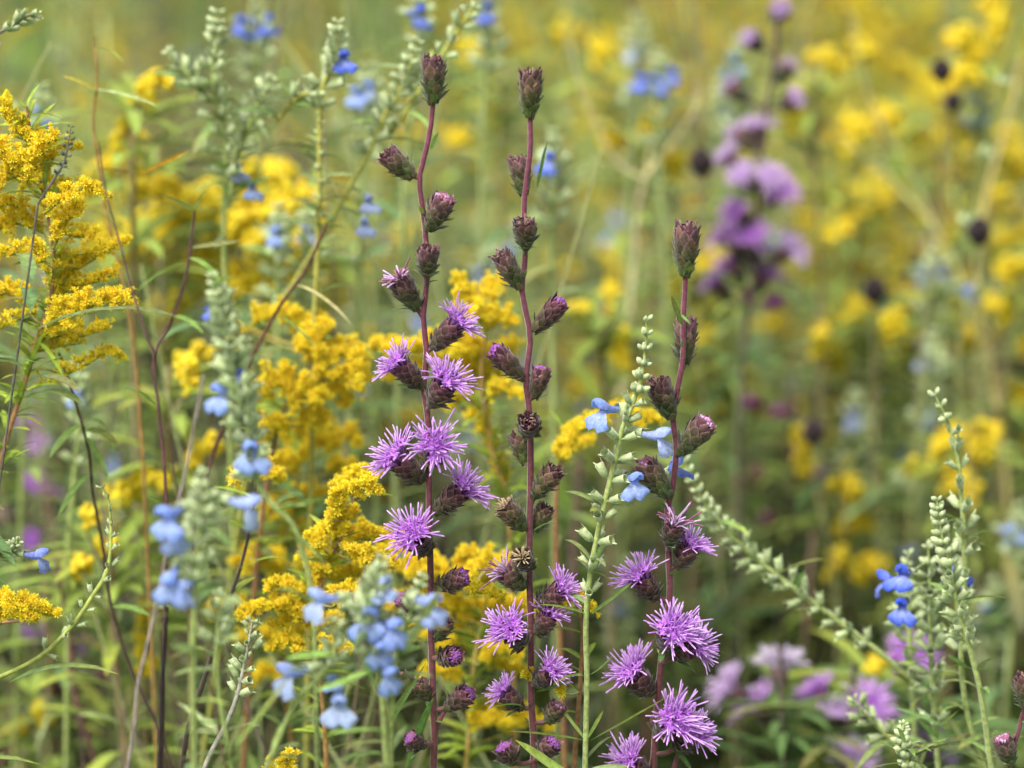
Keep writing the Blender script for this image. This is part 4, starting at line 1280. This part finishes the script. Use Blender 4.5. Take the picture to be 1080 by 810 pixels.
def proto_sage(seed, h):
    R = random.Random(seed)
    root = thing('blue_sage', 'hazy grey green sage standing in the far meadow', 'wildflower', (0, 0, 0), 'hazy sages of the far meadow')
    mb, cb, lb = MB(), MB(), MB()
    P = spline([(0, 0, 0), (R.uniform(-.04, .04), R.uniform(-.03, .03), h * .5), (R.uniform(-.09, .09), R.uniform(-.05, .05), h)], 24)
    mb.tube(P, np.linspace(.002, .0007, 24), 5, STEM_G * .9)
    for i in range(14):
        f = .62 + .38 * i / 13
        k = min(22, int(f * 23))
        whorl(cb, P[k], unit(P[k + 1] - P[k]), .0004, 5, .006 * (1.25 - .6 * (i / 13)), R, i > 9)
    for i in range(60):
        f = R.random() * .8
        p = P[int(f * 22)]
        a = R.uniform(0, 6.28)
        lb.leaf(p, (math.cos(a), math.sin(a), R.uniform(.1, .8)), R.uniform(.03, .07), .007, .35, srgb(146, 170, 112) * R.uniform(.55, 1.15), 5)
    mb.build('stem', M_STEM, root)
    cb.build('calyx_foliage', M_SAGE, root)
    lb.build('foliage', M_LEAF, root)
    for i in range(3):
        k = 15 + i * 2
        a = R.uniform(0, 6.28)
        fb = MB()
        d = np.array([math.cos(a), math.sin(a), -.1])
        sage_flower_mesh(fb, P[k] + d * .005, d, .013, BLUE * R.uniform(.8, 1.1), R)
        fb.build('flower', M_BLUE, root)
    return root


def proto_stalk(seed, h, c):
    R = random.Random(seed)
    root = thing('withered_stalk', 'hazy bare stalk standing in the far meadow', 'plant stem', (0, 0, 0), 'bare stalks of the far meadow')
    mb = MB()
    P = spline([(0, 0, 0), (R.uniform(-.05, .05), 0, h * .5), (R.uniform(-.14, .14), R.uniform(-.05, .05), h)], 16)
    mb.tube(P, np.linspace(.0024, .0010, 16), 5, c)
    for i in range(3):
        k = R.randrange(8, 14)
        d = np.array([R.uniform(-.08, .08), R.uniform(-.04, .04), .10])
        mb.tube([P[k], P[k] + d * .5, P[k] + d], [.0012, .001, .0006], 4, c)
    mb.build('stem', M_DRY, root)
    return root


golds = [proto_gold(i, .70 + .05 * i) for i in range(4)]
sages = [proto_sage(20 + i, .74 + .05 * i) for i in range(3)]
stks = [proto_stalk(40, .75, srgb(176, 160, 96)), proto_stalk(41, .8, srgb(120, 88, 72)), proto_stalk(42, .7, srgb(150, 156, 84)), proto_stalk(43, .8, srgb(100, 78, 74))]
def proto_leafy(seed, h):
    R = random.Random(seed)
    root = thing('leafy_stem', 'hazy thin leafy stem in the tangle just behind the flowers', 'plant stem', (0, 0, 0), 'hazy leafy stems just behind the flowers')
    mb, lb = MB(), MB()
    c = [srgb(112, 88, 66), srgb(140, 152, 84), srgb(78, 54, 50), srgb(152, 156, 98)][seed % 4]
    lc = [srgb(142, 170, 86), srgb(162, 180, 104), srgb(122, 152, 70), srgb(170, 184, 128)][(seed + seed // 4) % 4]
    P = spline([(0, 0, 0), (R.uniform(-.05, .05), R.uniform(-.03, .03), h * .5), (R.uniform(-.13, .13), R.uniform(-.05, .05), h)], 24)
    mb.tube(P, np.linspace(.0016, .0005, 24), 5, c)
    for j in range(R.randrange(1, 4)):
        k = R.randrange(12, 20)
        d = unit(np.array([R.uniform(-.7, .7), R.uniform(-.3, .3), 1.0])) * R.uniform(.08, .2)
        Q = spline([P[k], P[k] + d * .5 + np.array([0, 0, -.004]), P[k] + d], 6)
        mb.tube(Q, np.linspace(.0010, .0004, 6), 4, c)
        for i in range(5):
            a = R.uniform(0, 6.28)
            lb.leaf(Q[R.randrange(1, 6)], (math.cos(a), math.sin(a), R.uniform(.1, .9)), R.uniform(.012, .03), .003, .3, lc * R.uniform(.7, 1.1), 5)
    for i in range(34):
        p = P[R.randrange(6, 20)]
        a = R.uniform(0, 6.28)
        lb.leaf(p, (math.cos(a), math.sin(a), R.uniform(-.1, .9)), R.uniform(.012, .038), R.uniform(.002, .004), R.uniform(.1, .7), lc * R.choice([.25, .4, .7, 1.0]) * R.uniform(.85, 1.15), 6, .3, R.uniform(-.6, .6))
    mb.build('stem', M_STEM, root)
    lb.build('foliage', M_LEAF, root)
    return root


leafies = [proto_leafy(70 + i, .74 + .03 * i) for i in range(8)]
used = set()


def put(proto, x, y, s):
    if id(proto) not in used:
        used.add(id(proto))
        proto.location = (x, y, 0)
        proto.rotation_euler = (0, 0, rnd.uniform(0, 6.28))
        proto.scale = (s,) * 3
    else:
        dup(proto, (x, y, 0), rnd.uniform(0, 6.28), s)


def spot(y0, y1, pw=1.0):
    y = y0 + (y1 - y0) * rnd.random() ** pw
    hw = y * KX * .5 * 1.36 + .06
    return rnd.uniform(-hw, hw), y


for i in range(150):
    x, y = spot(2.35, 5.2, 1.1)
    # thicker yellow to the right, thinner over the upper left
    if x < -.12 and rnd.random() < .7:
        x = abs(x)
    put(golds[i % 4], x, y, rnd.uniform(.80, 1.08))
for i in range(110):
    x, y = spot(2.3, 7.0, 1.2)
    put(sages[i % 3], x, y, rnd.uniform(.78, 1.0))
for i in range(70):
    x, y = spot(2.2, 5.0, 1.2)
    put(stks[i % 4], x, y, rnd.uniform(.7, 1.1))

for i in range(46):
    x, y = spot(1.5, 2.2, 1.0)
    if x > 0 and y < 1.95:
        x = -x
    put(stks[(1, 3)[i % 2]], x, y, rnd.uniform(.62, .86))
for i in range(76):
    x, y = spot(1.46, 2.4, 1.0)
    if x > -.06 and y < 2.0:
        x = -abs(x) - .06
    put(leafies[i % 8], x, y, rnd.uniform(.85, 1.1) * (1 if x < .05 else .86))

for i in range(34):
    y = rnd.uniform(1.36, 1.62)
    put(leafies[i % 8], rnd.uniform(-.23, -.03), y, rnd.uniform(.74, .9))
for i in range(60):
    x, y = spot(2.05, 3.0, 1.0)
    put(leafies[i % 8], x, y, rnd.uniform(1.08, 1.32))
for i in range(22):
    x, y = spot(1.85, 2.7, 1.0)
    put(sages[i % 3], x, y, rnd.uniform(1.02, 1.16))

# ------------------------------------------------------------------ uncountable undergrowth
def clump_tpl(seed, h, kind):
    R = random.Random(seed)
    mb = MB()
    for sidx in range(4):
        ox, oy = R.uniform(-.04, .04), R.uniform(-.04, .04)
        hh = h * R.uniform(.65, 1.0)
        P = spline([(ox, oy, 0), (ox * 1.5 + R.uniform(-.03, .03), oy * 1.5, hh * .5), (ox * 2 + R.uniform(-.08, .08), oy * 2 + R.uniform(-.05, .05), hh)], 10)
        c = [srgb(150, 150, 80), srgb(112, 88, 66), srgb(128, 146, 76)][R.randrange(3)] * R.uniform(.6, 1.05)
        mb.tube(P, np.linspace(.002, .0008, 10), 4, c)
        n = 22 if kind == 0 else 8
        for i in range(n):
            p = P[R.randrange(1, 10)]
            a = R.uniform(0, 6.28)
            g = [srgb(126, 160, 64), srgb(156, 174, 74), srgb(120, 152, 88), srgb(162, 176, 120)][R.randrange(4)] * R.uniform(.5, 1.1)
            mb.leaf(p, (math.cos(a), math.sin(a), R.uniform(.0, 1.0)), R.uniform(.04, .09), R.uniform(.005, .011), R.uniform(.1, .6), g, 4, .3, R.uniform(-.5, .5))
    if kind == 2:
        for i in range(22):
            a = R.uniform(0, 6.28)
            g = [srgb(112, 88, 62), srgb(84, 62, 52), srgb(140, 124, 80)][R.randrange(3)] * R.uniform(.4, 1.0)
            mb.leaf((R.uniform(-.04, .04), R.uniform(-.04, .04), 0), (math.cos(a) * .5, math.sin(a) * .5, 1), h * R.uniform(.4, .95), .004, R.uniform(.1, .8), g, 7, .4, R.uniform(0, 3))
    if kind == 1:
        for i in range(16):
            a = R.uniform(0, 6.28)
            g = [srgb(150, 172, 80), srgb(178, 178, 104), srgb(130, 162, 80)][R.randrange(3)] * R.uniform(.55, 1.05)
            mb.leaf((R.uniform(-.03, .03), R.uniform(-.03, .03), 0), (math.cos(a) * .25, math.sin(a) * .25, 1), h * R.uniform(.5, 1), .005, R.uniform(.05, .35), g, 7, .4, R.uniform(0, 3))
    return mb.arrays()


CL = [clump_tpl(60 + i, .62, [0, 1, 0, 2][i % 4]) for i in range(8)]


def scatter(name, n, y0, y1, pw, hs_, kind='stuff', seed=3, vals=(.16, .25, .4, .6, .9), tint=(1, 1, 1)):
    R = random.Random(seed)
    mb = MB()
    for i in range(n):
        y = y0 + (y1 - y0) * R.random() ** pw
        hw = y * KX * .5 * 1.5 + .2
        x = R.uniform(-hw, hw)
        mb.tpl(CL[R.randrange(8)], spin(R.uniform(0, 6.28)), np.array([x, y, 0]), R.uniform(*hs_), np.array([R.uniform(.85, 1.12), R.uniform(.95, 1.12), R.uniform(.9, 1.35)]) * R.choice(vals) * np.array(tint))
    return mb.build(name, M_GRASS, None, kind)


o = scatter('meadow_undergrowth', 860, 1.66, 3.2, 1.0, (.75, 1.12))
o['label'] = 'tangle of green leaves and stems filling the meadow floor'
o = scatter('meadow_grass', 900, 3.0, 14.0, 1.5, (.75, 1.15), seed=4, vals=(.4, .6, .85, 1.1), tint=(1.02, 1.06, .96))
o['label'] = 'far grass and leaves closing the meadow'

# ground sheet with a gentle rise far off
mb = MB()
n = 60
g = np.linspace(-1, 1, n)
gx, gy = np.meshgrid(np.sign(g) * np.abs(g) ** 3 * 800, np.sign(g) * np.abs(g) ** 3 * 800, indexing='ij')
rr = np.sqrt(gx ** 2 + gy ** 2)
gz = np.where(rr > 40, (rr - 40) * .01 * (1 + .4 * np.sin(gx * .01)), 0)
mb.grid(np.stack([gx, gy, gz], -1), srgb(104, 124, 76))
gr = mb.build('ground', M_GRASS, None, 'structure')
